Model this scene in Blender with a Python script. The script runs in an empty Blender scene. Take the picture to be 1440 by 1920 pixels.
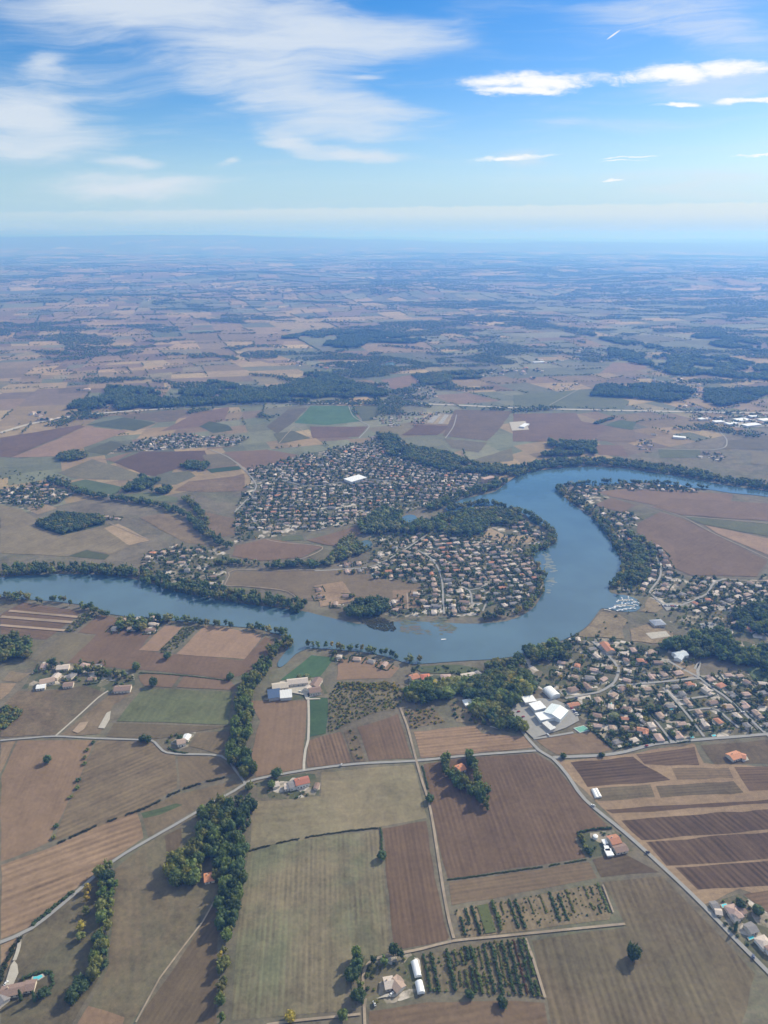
import bpy, bmesh, math, random
import numpy as np

SC = bpy.context.scene
COL = SC.collection
RN = np.random.default_rng(11)
RD = random.Random(5)
rad = math.radians

# ------------------------------------------------------------------ camera
CAM_H, FPX = 560.0, 1331.0
PITCH = math.atan((960 - 438) / FPX)
CP, SP = math.cos(PITCH), math.sin(PITCH)
cam = bpy.data.cameras.new("camera")
camo = bpy.data.objects.new("camera", cam)
COL.objects.link(camo)
camo.location = (0, 0, CAM_H)
camo.rotation_euler = (math.pi / 2 - PITCH, 0, 0)
cam.sensor_fit = 'VERTICAL'
cam.sensor_height = 24.0
cam.lens = 24.0 * FPX / 1920.0
cam.clip_start, cam.clip_end = 1.0, 400000.0
SC.camera = camo


def G(px, py):
    """the point of the level ground seen at a place of the photograph"""
    cy = (960 - py) / FPX
    t = CAM_H / (SP - cy * CP)
    return (t * (px - 720) / FPX, t * (CP + cy * SP))


def P(s):
    """'x,y x,y ...' -> ground points (metres)"""
    return [G(*map(float, q.split(','))) for q in s.split()]


def PIX(x, y, z=0.0):
    f = y * CP + (CAM_H - z) * SP
    u = -(CAM_H - z) * CP + y * SP
    return 720 + FPX * x / f, 960 - FPX * u / f


# ------------------------------------------------------------------ light
SUN_AZ, SUN_EL = rad(51), rad(34)
SKY_S = 0.10
sun = bpy.data.lights.new("sun", 'SUN')
sun.energy, sun.angle, sun.color = 5.0, rad(0.53), (1.0, 0.92, 0.80)
suno = bpy.data.objects.new("sun", sun)
COL.objects.link(suno)
suno.location = (3000, 2500, 3000)
suno.rotation_euler = (math.pi / 2 - SUN_EL, 0, -SUN_AZ + math.pi)
SC.view_settings.view_transform = 'Standard'
SC.view_settings.look = 'None'
SC.view_settings.exposure = 0.02
SC.view_settings.gamma = 1.0
SC.cycles.use_denoising = True
SC.cycles.max_bounces = 5
SC.cycles.volume_bounces = 1
SC.cycles.diffuse_bounces = 2
SC.cycles.use_adaptive_sampling = True


# ------------------------------------------------------------------ node helpers
class NT:
    def __init__(s, tree):
        s.t = tree
        tree.nodes.clear()

    def n(s, typ, ins=None, **kw):
        nd = s.t.nodes.new(typ)
        for k, v in kw.items():
            setattr(nd, k, v)
        for k, v in (ins or {}).items():
            s.set(nd.inputs[k], v)
        return nd

    def set(s, sock, v):
        if isinstance(v, bpy.types.NodeSocket):
            s.t.links.new(v, sock)
        elif isinstance(v, bpy.types.Node):
            s.t.links.new(v.outputs[0], sock)
        else:
            sock.default_value = v

    def m(s, op, a, b=0.0, c=0.0, clamp=False):
        nd = s.n('ShaderNodeMath', {0: a, 1: b, 2: c}, operation=op)
        nd.use_clamp = clamp
        return nd.outputs[0]

    def v(s, op, a, b=(0, 0, 0)):
        nd = s.n('ShaderNodeVectorMath', {0: a, 1: b}, operation=op)
        return nd.outputs['Value'] if op in ('LENGTH', 'DOT_PRODUCT') else nd.outputs[0]

    def mix(s, fac, a, b, mode='MIX'):
        nd = s.n('ShaderNodeMix', data_type='RGBA', blend_type=mode)
        s.set(nd.inputs[0], fac)
        s.set(nd.inputs[6], a)
        s.set(nd.inputs[7], b)
        return nd.outputs[2]

    def ss(s, x, a, b, lo=0.0, hi=1.0):
        nd = s.n('ShaderNodeMapRange', {0: x, 1: a, 2: b, 3: lo, 4: hi}, interpolation_type='SMOOTHSTEP')
        return nd.outputs[0]

    def noise(s, vec, scale, detail=2.0, rough=0.5, dist=0.0, col=False):
        nd = s.n('ShaderNodeTexNoise', {'Vector': vec, 'Scale': scale, 'Detail': detail, 'Roughness': rough, 'Distortion': dist})
        return nd.outputs[1 if col else 0]

    def attr(s, name):
        return s.n('ShaderNodeAttribute', attribute_name=name)

    def xyz(s, x, y, z=0.0):
        return s.n('ShaderNodeCombineXYZ', {0: x, 1: y, 2: z}).outputs[0]


def material(name):
    m = bpy.data.materials.new(name)
    m.use_nodes = True
    return m, NT(m.node_tree)


def finish(nt, color, rough=0.9, spec=0.2, metal=0.0, normal=None, **kw):
    ins = {'Base Color': color, 'Roughness': rough, 'Metallic': metal, 'Specular IOR Level': spec}
    if normal is not None:
        ins['Normal'] = normal
    ins.update(kw)
    b = nt.n('ShaderNodeBsdfPrincipled', ins)
    o = nt.n('ShaderNodeOutputMaterial', {0: b.outputs[0]})
    return b, o


def lin(h):
    return np.array([((c / 255 / 12.92) if c / 255 <= .04045 else ((c / 255 + .055) / 1.055) ** 2.4) for c in bytes.fromhex(h)])


HAZE_D = 1.30e-4
HAZE_C = np.array([.135, .36, 1.0])
HAZE_E = HAZE_C + (1 - HAZE_C) * .156      # scattering plus a little absorption
AIR = np.array([.31, .53, .74])
LIT = np.array([1.18, 1.17, 1.18])


def alb(h, dist):
    """real base colour of a thing that the photograph shows as colour h at this distance (haze and light removed)"""
    T = np.exp(-HAZE_D * HAZE_E * dist)
    g = min(max((dist - 1000) / 800, 0), 1)
    a = (lin(h) * (1 - g * np.array([.13, .06, -.03])) - AIR * (1 - T)) / T / LIT
    a[1] = max(a[1], .58 * a[0])
    a[2] = max(a[2], (.36 if a[1] > a[0] else .48) * a[1])
    k = .24 + .07 * min(dist / 2000, 1.5)
    a = a * (1 - k) + a.mean() * k
    m = max(a.mean(), .01)
    a = m * (1 + np.clip(a / m - 1, -.45, .62 if a[1] == a.max() else .40))
    return np.clip(a, .015, .8)


def rgba(c):
    return (float(c[0]), float(c[1]), float(c[2]), 1.0)


# ------------------------------------------------------------------ sky
def build_sky():
    w = bpy.data.worlds.new("World")
    SC.world = w
    w.use_nodes = True
    nt = NT(w.node_tree)
    sky = nt.n('ShaderNodeTexSky', sky_type='NISHITA', sun_disc=False, sun_elevation=SUN_EL, sun_rotation=SUN_AZ,
               altitude=500.0, air_density=1.0, dust_density=0.6, ozone_density=2.5)
    co = nt.n('ShaderNodeTexCoord').outputs['Generated']
    sep = nt.n('ShaderNodeSeparateXYZ', {0: co})
    yy = nt.m('MAXIMUM', sep.outputs[1], 0.02)
    a = nt.m('DIVIDE', sep.outputs[0], yy)
    e = nt.m('DIVIDE', sep.outputs[2], yy)
    ae = nt.xyz(a, e)
    # clear sky: deeper blue, paler towards the horizon
    base = nt.n('ShaderNodeHueSaturation', {'Hue': 0.5, 'Saturation': 1.5, 'Value': 1.16, 'Color': sky.outputs[0]}).outputs[0]
    base = nt.mix(1.0, base, (.95, .95, 1.08, 1), 'MULTIPLY')
    hz = nt.ss(e, 0.0, 0.19, 1.0, 0.0)
    hz = nt.m('POWER', hz, 1.7)
    base = nt.mix(nt.m('MULTIPLY', hz, 0.85), base, (4.3, 6.7, 8.5, 1))
    # wind-drawn warp, finer along the streaks
    big = nt.noise(nt.xyz(nt.m('MULTIPLY', a, 3.0), nt.m('MULTIPLY', e, 9.0), 1.7), 1.0, 3, .55, 0, True)
    wv = nt.v('MULTIPLY', nt.v('SUBTRACT', big, (.5, .5, .5)), (.17, .055, 0))
    fine = nt.noise(nt.xyz(nt.m('MULTIPLY', a, 16.0), nt.m('MULTIPLY', e, 60.0), 4.2), 1.0, 4, .6, 0, True)
    wf = nt.v('MULTIPLY', nt.v('SUBTRACT', fine, (.5, .5, .5)), (.05, .016, 0))
    soft = nt.v('ADD', nt.v('ADD', ae, wv), wf)
    hard = nt.v('ADD', ae, wf)

    def AE(px, py):
        cx, cy = (px - 720) / FPX, (960 - py) / FPX
        dy = CP + cy * SP
        return cx / dy, (cy * CP - SP) / dy

    def blobs(vec, data, wide=1.0, core=1.0):
        tot = None
        for (x0, y0, x1, y1, wd, st, d0) in data:
            p, q = AE(x0, y0), AE(x1, y1)
            c = ((p[0] + q[0]) / 2, (p[1] + q[1]) / 2, 0)
            hl = math.hypot(q[0] - p[0], q[1] - p[1]) / 2
            hw = abs(AE(720, (y0 + y1) / 2 - wd / 2)[1] - AE(720, (y0 + y1) / 2 + wd / 2)[1])
            mp = nt.n('ShaderNodeMapping', {'Vector': vec, 'Location': c, 'Rotation': (0, 0, math.atan2(q[1] - p[1], q[0] - p[0])),
                                            'Scale': (hl * (1 + (wide - 1) * .2), hw * wide, 1)}, vector_type='TEXTURE')
            k = nt.ss(nt.v('LENGTH', mp), d0 * core, 1.0, st, 0.0)
            tot = k if tot is None else nt.m('MAXIMUM', tot, nt.m('ADD', k, nt.m('MULTIPLY', tot, nt.m('SUBTRACT', 1.0, k))))
        return tot
    veil = blobs(soft, VEIL, 1.35, .2)
    lite = blobs(hard, BRIGHT)
    sa = nt.m('ADD', nt.m('MULTIPLY', a, 5.0), nt.m('MULTIPLY', e, 9.0))
    se = nt.m('SUBTRACT', nt.m('MULTIPLY', e, 52.0), nt.m('MULTIPLY', a, 2.5))
    wq = nt.v('ADD', nt.xyz(sa, se, 0.0), nt.v('MULTIPLY', nt.v('SUBTRACT', big, (.5, .5, .5)), (2.2, 3.2, 0)))
    streak = nt.noise(wq, 1.0, 8, .64, .25)
    veil = nt.m('MULTIPLY', nt.ss(nt.m('ADD', veil, nt.m('MULTIPLY', nt.m('SUBTRACT', streak, .5), 1.5)), .0, 1.3), nt.ss(veil, 0.0, .22))
    wisp = nt.noise(nt.v('MULTIPLY', wq, (2.2, 3.0, 1.0)), 1.0, 7, .68, .4)
    veil = nt.m('MULTIPLY', veil, nt.ss(nt.m('ADD', wisp, nt.m('MULTIPLY', veil, .5)), .25, .85, .45, 1.0))
    thin = nt.m('MULTIPLY', nt.ss(streak, .46, .8), .24)
    high = nt.m('MULTIPLY', nt.ss(e, .27, .6), nt.ss(streak, .2, .7, .45, .85))  # unseen veil added above the view to soften shadows and brighten the water
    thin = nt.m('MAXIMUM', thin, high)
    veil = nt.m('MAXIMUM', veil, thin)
    puff = nt.noise(nt.xyz(nt.m('MULTIPLY', a, 22.0), nt.m('MULTIPLY', e, 75.0), 2.0), 1.0, 6, .65, .4)
    lite = nt.ss(nt.m('ADD', lite, nt.m('MULTIPLY', nt.m('SUBTRACT', puff, .5), 1.9)), .05, 1.0)
    lite = nt.m('MULTIPLY', lite, nt.ss(blobs(hard, BRIGHT), .02, .2))
    # low bank of small cumulus along the horizon
    bank = nt.noise(nt.xyz(nt.m('MULTIPLY', a, 30.0), 0.0, 0.0), 1.0, 4, .7)
    top = nt.m('ADD', nt.m('MULTIPLY', bank, .012), .026)
    top = nt.m('ADD', top, nt.m('MULTIPLY', a, .012))
    bk = nt.m('MULTIPLY', nt.ss(nt.m('SUBTRACT', top, e), -.001, .002), nt.ss(e, .008, .026))
    bk = nt.m('MULTIPLY', bk, nt.m('MULTIPLY', nt.ss(a, -.7, .25, .35, 1.0), .4))
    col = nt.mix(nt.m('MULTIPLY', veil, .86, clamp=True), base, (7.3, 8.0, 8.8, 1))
    col = nt.mix(bk, col, (8.6, 8.7, 8.2, 1))
    col = nt.mix(lite, col, (9.9, 10.0, 9.9, 1))
    # short contrail
    p, q = AE(1135, 76), AE(1166, 54)
    mp = nt.n('ShaderNodeMapping', {'Vector': ae, 'Location': ((p[0] + q[0]) / 2, (p[1] + q[1]) / 2, 0), 'Rotation': (0, 0, math.atan2(q[1] - p[1], q[0] - p[0])),
                                    'Scale': (math.hypot(q[0] - p[0], q[1] - p[1]) / 2, .0011, 1)}, vector_type='TEXTURE')
    col = nt.mix(nt.ss(nt.v('LENGTH', mp), .5, 1.0, .85, 0), col, (9.5, 9.6, 9.8, 1))
    bg = nt.n('ShaderNodeBackground', {0: col, 1: SKY_S})
    nt.n('ShaderNodeOutputWorld', {0: bg.outputs[0]})


# x0,y0 - x1,y1 ends, half width, strength, core
VEIL = [(-200, -10, 760, 20, 95, 1.25, .35), (150, 60, 1030, 72, 70, 1.25, .25), (180, 110, 760, 150, 60, 1.05, .2), (300, 150, 960, 250, 42, 1.05, .2),
        (430, 215, 800, 262, 28, .95, .2), (470, 238, 640, 300, 30, 1.05, .2), (520, 285, 800, 294, 19, 1.2, .2),
        (-200, 215, 265, 225, 66, 1.3, .35), (-200, 290, 290, 268, 46, 1.1, .25), (-20, 345, 530, 350, 32, 1.15, .3), (160, 300, 340, 312, 14, .85, .2),
        (20, 140, 150, 100, 26, .95, .2), (395, 308, 475, 288, 12, 1.0, .2), (1000, 30, 1500, 20, 38, .85, .1), (1180, 70, 1500, 90, 42, .75, .1),
        (1150, 160, 1500, 150, 44, .65, .1), (880, 245, 1440, 215, 24, .45, .1), (850, 300, 1100, 290, 18, .6, .1), (1000, 340, 1600, 330, 50, .6, .1),
        (-200, 130, 420, 170, 75, .55, .1), (-200, 400, 900, 400, 16, .45, .1), (640, 160, 760, 130, 10, .7, .1)]
BRIGHT = [(805, 152, 1180, 150, 24, 1.0, .15), (830, 172, 1120, 172, 12, 1.0, .15), (1050, 152, 1560, 118, 27, 1.0, .15), (1200, 200, 1340, 195, 8, 1.0, .1),
          (1310, 190, 1560, 180, 11, 1.0, .15), (850, 305, 1065, 293, 8, .9, .1), (1095, 301, 1265, 288, 3, .75, .1), (1100, 306, 1220, 300, 2.5, .7, .1),
          (1350, 294, 1560, 288, 4.5, .9, .1), (1110, 341, 1180, 338, 3.5, .7, .1)]
build_sky()


# ------------------------------------------------------------------ terrain
def vnoise(x, y, seed=0):
    x, y = np.asarray(x, float), np.asarray(y, float)
    xi, yi = np.floor(x).astype(np.int64), np.floor(y).astype(np.int64)
    fx, fy = x - xi, y - yi
    fx, fy = fx * fx * (3 - 2 * fx), fy * fy * (3 - 2 * fy)

    def h(i, j):
        n = (i * 374761393 + j * 668265263 + seed * 974634777) & 0xffffffff
        n = ((n ^ (n >> 13)) * 1274126177) & 0xffffffff
        return ((n ^ (n >> 16)) & 0xffff) / 65535.0
    return (h(xi, yi) * (1 - fx) + h(xi + 1, yi) * fx) * (1 - fy) + (h(xi, yi + 1) * (1 - fx) + h(xi + 1, yi + 1) * fx) * fy


def sstep(x, a, b):
    t = np.clip((np.asarray(x, float) - a) / (b - a), 0, 1)
    return t * t * (3 - 2 * t)


def hgt(x, y):
    x, y = np.asarray(x, float), np.asarray(y, float)
    d = np.hypot(x, y)
    k = sstep(d, 3700, 9000)
    h = (vnoise(x / 2100, y / 1300, 1) - .35) * 95 + (vnoise(x / 800, y / 520, 2) - .5) * 40
    ridge = sstep(y, 20000, 29000) * (430 - 270 * sstep(x / np.maximum(y, 1), -.3, .2) + (vnoise(x / 3800, y / 9000, 3) - .5) * 150 + (vnoise(x / 900, y / 1500, 5) - .5) * 30)
    return k * h + ridge


# ------------------------------------------------------------------ materials
def farm_material():
    m, nt = material("field_soil")
    c = nt.attr("col").outputs[0]
    par = nt.n('ShaderNodeSeparateColor', {0: nt.attr("par").outputs[0]})
    period, contrast, mott = par.outputs[0], par.outputs[1], par.outputs[2]
    uv = nt.n('ShaderNodeSeparateXYZ', {0: nt.n('ShaderNodeUVMap', uv_map="rows").outputs[0]})
    u, v = uv.outputs[0], uv.outputs[1]
    pos = nt.n('ShaderNodeNewGeometry').outputs['Position']
    rv = nt.m('DIVIDE', v, period)
    rows = nt.noise(nt.xyz(nt.m('DIVIDE', u, 90.0), nt.m('MULTIPLY', rv, 1.3), 3.0), 1.0, 2.0, .6)
    saw = nt.m('SINE', nt.m('MULTIPLY', rv, 6.2832))
    rows = nt.m('ADD', nt.m('MULTIPLY', nt.m('SUBTRACT', rows, .5), 2.2), nt.m('MULTIPLY', nt.m('MULTIPLY', saw, .5), nt.ss(nt.noise(pos, .02, 3.0, .6), .3, .7)))
    bands = nt.m('SUBTRACT', nt.noise(nt.xyz(nt.m('DIVIDE', u, 420.0), nt.m('DIVIDE', v, 26.0), 8.0), 1.0, 2.0, .55), .5)
    blot = nt.m('SUBTRACT', nt.noise(pos, .012, 5.0, .62), .5)
    spots = nt.m('SUBTRACT', nt.ss(nt.noise(pos, .045, 4.0, .7, .5), .3, .72), .5)
    grain = nt.m('SUBTRACT', nt.noise(pos, .22, 5.0, .8), .5)
    k = nt.m('MULTIPLY', rows, contrast)
    k = nt.m('ADD', k, nt.m('MULTIPLY', bands, nt.m('MULTIPLY', contrast, 1.5)))
    k = nt.m('ADD', k, nt.m('MULTIPLY', blot, nt.m('ADD', nt.m('MULTIPLY', mott, .8), .3)))
    k = nt.m('ADD', k, nt.m('MULTIPLY', spots, nt.m('ADD', nt.m('MULTIPLY', mott, .34), .07)))
    k = nt.m('ADD', k, nt.m('MULTIPLY', grain, nt.m('ADD', nt.m('MULTIPLY', mott, .9), .5)))
    k = nt.m('MAXIMUM', nt.m('ADD', k, 1.0), .35)
    c2 = nt.attr("alt").outputs[0]
    w = nt.m('ADD', nt.noise(pos, .0075, 6.0, .68, .7), nt.m('MULTIPLY', rows, .07))
    w = nt.m('MULTIPLY', nt.ss(w, .42, .68), nt.m('MINIMUM', mott, 1.0))
    col = nt.mix(w, c, c2)
    col = nt.mix(1.0, col, nt.xyz(k, k, k), 'MULTIPLY')
    finish(nt, col, .95, .1)
    return m


def garden_material():
    m, nt = material("garden_ground")
    pos = nt.n('ShaderNodeNewGeometry').outputs['Position']
    wp = nt.v('ADD', pos, nt.v('MULTIPLY', nt.noise(pos, .08, 2, .5, 0, True), (7, 7, 0)))
    vo = nt.n('ShaderNodeTexVoronoi', {'Vector': wp, 'Scale': .085}, voronoi_dimensions='2D')
    pick = nt.n('ShaderNodeSeparateColor', {0: vo.outputs['Color']}).outputs[0]
    r = nt.n('ShaderNodeValToRGB', {0: pick})
    r.color_ramp.interpolation = 'CONSTANT'
    e = r.color_ramp.elements
    e[0].color, e[0].position = (.085, .095, .05, 1), 0
    e[1].color, e[1].position = (.15, .13, .085, 1), .25
    for p, c in ((.45, (.075, .09, .05, 1)), (.6, (.32, .28, .22, 1)), (.72, (.16, .15, .095, 1)), (.82, (.52, .47, .41, 1))):
        e.new(p).color = c
    g = nt.noise(pos, .3, 4, .7)
    col = nt.mix(nt.ss(nt.noise(pos, .05, 4, .6), .4, .66), r.outputs[0], (.12, .115, .07, 1))
    k = nt.m('ADD', nt.m('MULTIPLY', g, 1.1), .45)
    finish(nt, nt.mix(1.0, col, nt.xyz(k, k, k), 'MULTIPLY'), .95, .1)
    return m


def foliage_material():
    m, nt = material("foliage")
    t = nt.attr("tint").outputs[0]
    pos = nt.n('ShaderNodeNewGeometry').outputs['Position']
    k = nt.m('ADD', nt.m('MULTIPLY', nt.noise(pos, .45, 3, .7), 1.3), .38)
    k2 = nt.noise(pos, .09, 2, .5)
    col = nt.mix(1.0, t, nt.xyz(k, k, k), 'MULTIPLY')
    col = nt.mix(nt.ss(k2, .45, .75, 0, .35), col, nt.mix(1.0, col, (1.5, 1.25, .7, 1), 'MULTIPLY'))
    b = nt.n('ShaderNodeBsdfPrincipled', {'Base Color': col, 'Roughness': .75, 'Specular IOR Level': .25})
    tr = nt.n('ShaderNodeBsdfTranslucent', {0: nt.mix(1.0, col, (1.1, 1.25, .6, 1), 'MULTIPLY')})
    mx = nt.n('ShaderNodeMixShader', {0: .36, 1: b.outputs[0], 2: tr.outputs[0]})
    nt.n('ShaderNodeOutputMaterial', {0: mx.outputs[0]})
    return m


def tinted(name, rough=.8, spec=.25, grain=.5, scale=.8, lines=0.0):
    m, nt = material(name)
    t = nt.attr("tint").outputs[0]
    pos = nt.n('ShaderNodeTexCoord').outputs['Object']
    k = nt.m('ADD', nt.m('MULTIPLY', nt.m('SUBTRACT', nt.noise(pos, scale, 4, .7), .5), grain * 2), 1.0)
    if lines:
        sx = nt.n('ShaderNodeSeparateXYZ', {0: pos}).outputs[0]
        k = nt.m('ADD', k, nt.m('MULTIPLY', nt.m('SINE', nt.m('MULTIPLY', sx, lines)), .07))
    finish(nt, nt.mix(1.0, t, nt.xyz(k, k, k), 'MULTIPLY'), rough, spec)
    return m


def plain(name, c, rough=.8, spec=.3, grain=.3, scale=.2, c2=None, metal=0.0):
    m, nt = material(name)
    pos = nt.n('ShaderNodeNewGeometry').outputs['Position']
    n = nt.noise(pos, scale, 4, .65)
    k = nt.m('ADD', nt.m('MULTIPLY', nt.m('SUBTRACT', n, .5), grain * 2), 1.0)
    col = nt.mix(1.0, rgba(c), nt.xyz(k, k, k), 'MULTIPLY')
    if c2:
        col = nt.mix(nt.ss(nt.noise(pos, scale * .21, 4, .6), .45, .65), col, rgba(c2))
    finish(nt, col, rough, spec, metal)
    return m


def water_material(name, deep, rough, bump):
    m, nt = material(name)
    pos = nt.n('ShaderNodeNewGeometry').outputs['Position']
    sl = nt.noise(nt.v('MULTIPLY', pos, (.004, .011, 0)), 1.0, 4, .6, 1.0)
    r = nt.ss(sl, .35, .7, rough * .75, rough * 1.35)
    wv = nt.noise(nt.v('MULTIPLY', pos, (.22, .3, 0)), 1.0, 3, .6)
    bp = nt.n('ShaderNodeBump', {'Strength': bump, 'Distance': .35, 'Height': wv})
    col = nt.mix(nt.ss(nt.noise(pos, .006, 4, .6), .35, .7), rgba(deep), rgba([d * 1.35 for d in deep]))
    finish(nt, col, r, 1.0, 0, bp.outputs[0], IOR=1.6)
    return m


M_FIELD, M_GARDEN, M_LEAF = farm_material(), garden_material(), foliage_material()
M_BARK = plain("bark", (.09, .065, .05), .9, .1, .5, 2.0)
M_ROOF = tinted("roof_tiles", .85, .2, .45, 1.1, 6.0)
M_WALL = tinted("rendered_wall", .9, .15, .2, .5)
M_SHEET = tinted("metal_sheet", .45, .4, .12, .3, 3.0)
M_ASPH = plain("asphalt", (.29, .285, .265), .9, .2, .25, .15, (.28, .275, .26))
M_TRACK = plain("track_gravel", (.33, .27, .20), .95, .1, .4, .2, (.25, .205, .15))
M_PALE = plain("pale_gravel", (.42, .39, .33), .95, .1, .25, .25)
M_SAND = plain("sandy_ground", (.34, .26, .185), .95, .1, .35, .06, (.24, .19, .13))
M_WATER = water_material("river_water", (.056, .104, .126), .1, .22)
M_POND = water_material("pond_water", (.05, .085, .07), .2, .3)
M_POOL = water_material("pool_water", (.08, .50, .55), .08, .1)
M_GLASS = plain("window_glass", (.03, .035, .04), .15, .6, .1)
M_PAINT = tinted("car_paint", .3, .5, .02, .3)
M_TYRE = plain("tyre_rubber", (.02, .02, .02), .8, .2, .1)
M_WEED = plain("water_weed", (.10, .115, .075), .8, .2, .9, .12, (.13, .11, .10))


# ------------------------------------------------------------------ object helpers
def tag(o, label=None, cat=None, group=None, kind=None):
    if label:
        o['label'] = label
    if cat:
        o['category'] = cat
    if group:
        o['group'] = group
    if kind:
        o['kind'] = kind
    return o


def link(name, data, parent=None):
    o = bpy.data.objects.new(name, data)
    COL.objects.link(o)
    if parent is not None:
        o.parent = parent
    return o


def empty(name, loc, rz=0.0):
    o = link(name, None)
    o.location = loc
    o.rotation_euler = (0, 0, rz)
    o.empty_display_size = 1.0
    return o


def mesh_np(name, V, T, mat, tint=None, smooth=False):
    """triangle mesh from arrays; tint: per-vertex colour"""
    me = bpy.data.meshes.new(name)
    V = np.ascontiguousarray(V, np.float32)
    T = np.ascontiguousarray(T, np.int32)
    me.vertices.add(len(V))
    me.vertices.foreach_set('co', V.ravel())
    me.loops.add(T.size)
    me.loops.foreach_set('vertex_index', T.ravel())
    me.polygons.add(len(T))
    me.polygons.foreach_set('loop_start', np.arange(0, T.size, 3, dtype=np.int32))
    if tint is not None:
        at = me.attributes.new('tint', 'FLOAT_COLOR', 'POINT')
        cc = np.ones((len(V), 4), np.float32)
        cc[:, :3] = tint
        at.data.foreach_set('color', cc.ravel())
    me.polygons.foreach_set('use_smooth', np.full(len(T), smooth))
    me.update(calc_edges=True)
    for mm in (mat if isinstance(mat, (list, tuple)) else [mat]):
        me.materials.append(mm)
    return me


def poly_area(p):
    return sum(a[0] * b[1] - b[0] * a[1] for a, b in zip(p, p[1:] + p[:1])) / 2


def inside(px, py, poly):
    px, py = np.asarray(px), np.asarray(py)
    r = np.zeros(px.shape, bool)
    for (x0, y0), (x1, y1) in zip(poly, poly[1:] + poly[:1]):
        c = (y0 > py) != (y1 > py)
        with np.errstate(divide='ignore', invalid='ignore'):
            xi = (x1 - x0) * (py - y0) / (y1 - y0 if y1 != y0 else 1e-9) + x0
        r ^= c & (px < xi)
    return r


def inside1(x, y, poly):
    r = False
    x0, y0 = poly[-1]
    for x1, y1 in poly:
        if (y0 > y) != (y1 > y) and x < (x1 - x0) * (y - y0) / (y1 - y0) + x0:
            r = not r
        x0, y0 = x1, y1
    return r


BOXES = {}


def in_traced(x, y):
    for t in TRACED:
        b = BOXES.get(id(t))
        if b is None:
            xs, ys = [q[0] for q in t], [q[1] for q in t]
            b = BOXES[id(t)] = (min(xs), max(xs), min(ys), max(ys))
        if b[0] <= x <= b[1] and b[2] <= y <= b[3] and inside1(x, y, t):
            return True
    return False


def catmull(p, closed=False, step=10.0):
    out = []
    n = len(p)
    for i in range(n if closed else n - 1):
        g = lambda k: p[k % n] if closed else p[min(max(k, 0), n - 1)]
        a, b, c, d = g(i - 1), g(i), g(i + 1), g(i + 2)
        m = max(2, int(math.hypot(c[0] - b[0], c[1] - b[1]) / step))
        for j in range(m):
            t = j / m
            out.append(tuple(.5 * (2 * b[k] + (c[k] - a[k]) * t + (2 * a[k] - 5 * b[k] + 4 * c[k] - d[k]) * t * t + (3 * b[k] - a[k] - 3 * c[k] + d[k]) * t ** 3) for k in (0, 1)))
    if not closed:
        out.append(tuple(p[-1]))
    return out


def ragged(p, step=14.0, amp=1.1, seed=0):
    """edges of a plot: straight, with the small irregularities of a ploughed margin"""
    out = []
    for (x0, y0), (x1, y1) in zip(p, p[1:] + p[:1]):
        L = math.hypot(x1 - x0, y1 - y0)
        m = max(1, int(L / step))
        nx, ny = -(y1 - y0) / max(L, 1e-6), (x1 - x0) / max(L, 1e-6)
        for j in range(m):
            t = j / m
            k = 0 if j == 0 else (float(vnoise((x0 + (x1 - x0) * t) / 25, (y0 + (y1 - y0) * t) / 25, seed)) - .5) * 2 * amp
            out.append((x0 + (x1 - x0) * t + nx * k, y0 + (y1 - y0) * t + ny * k))
    return out


def sheet(name, pts, z, mat, kind='structure', label=None):
    if poly_area(pts) < 0:
        pts = pts[::-1]
    me = bpy.data.meshes.new(name)
    me.from_pydata([(x, y, z) for x, y in pts], [], [list(range(len(pts)))])
    me.materials.append(mat)
    return tag(link(name, me), label, None, None, kind)


def ribbon(name, pts, width, z, mat, label=None, smooth=True):
    p = catmull(pts, False, 12.0) if smooth else pts
    V, F = [], []
    for i, (x, y) in enumerate(p):
        a, b = p[max(i - 1, 0)], p[min(i + 1, len(p) - 1)]
        L = max(math.hypot(b[0] - a[0], b[1] - a[1]), 1e-6)
        nx, ny = -(b[1] - a[1]) / L, (b[0] - a[0]) / L
        w = width / 2 * (1 + .12 * (float(vnoise(x / 18, y / 18, 9)) - .5))
        V += [(x + nx * w, y + ny * w, z), (x - nx * w, y - ny * w, z)]
        if i:
            k = 2 * i
            F.append((k - 2, k - 1, k + 1, k))
    me = bpy.data.meshes.new(name)
    me.from_pydata(V, [], F)
    me.materials.append(mat)
    return tag(link(name, me), label, None, None, 'structure')
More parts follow.
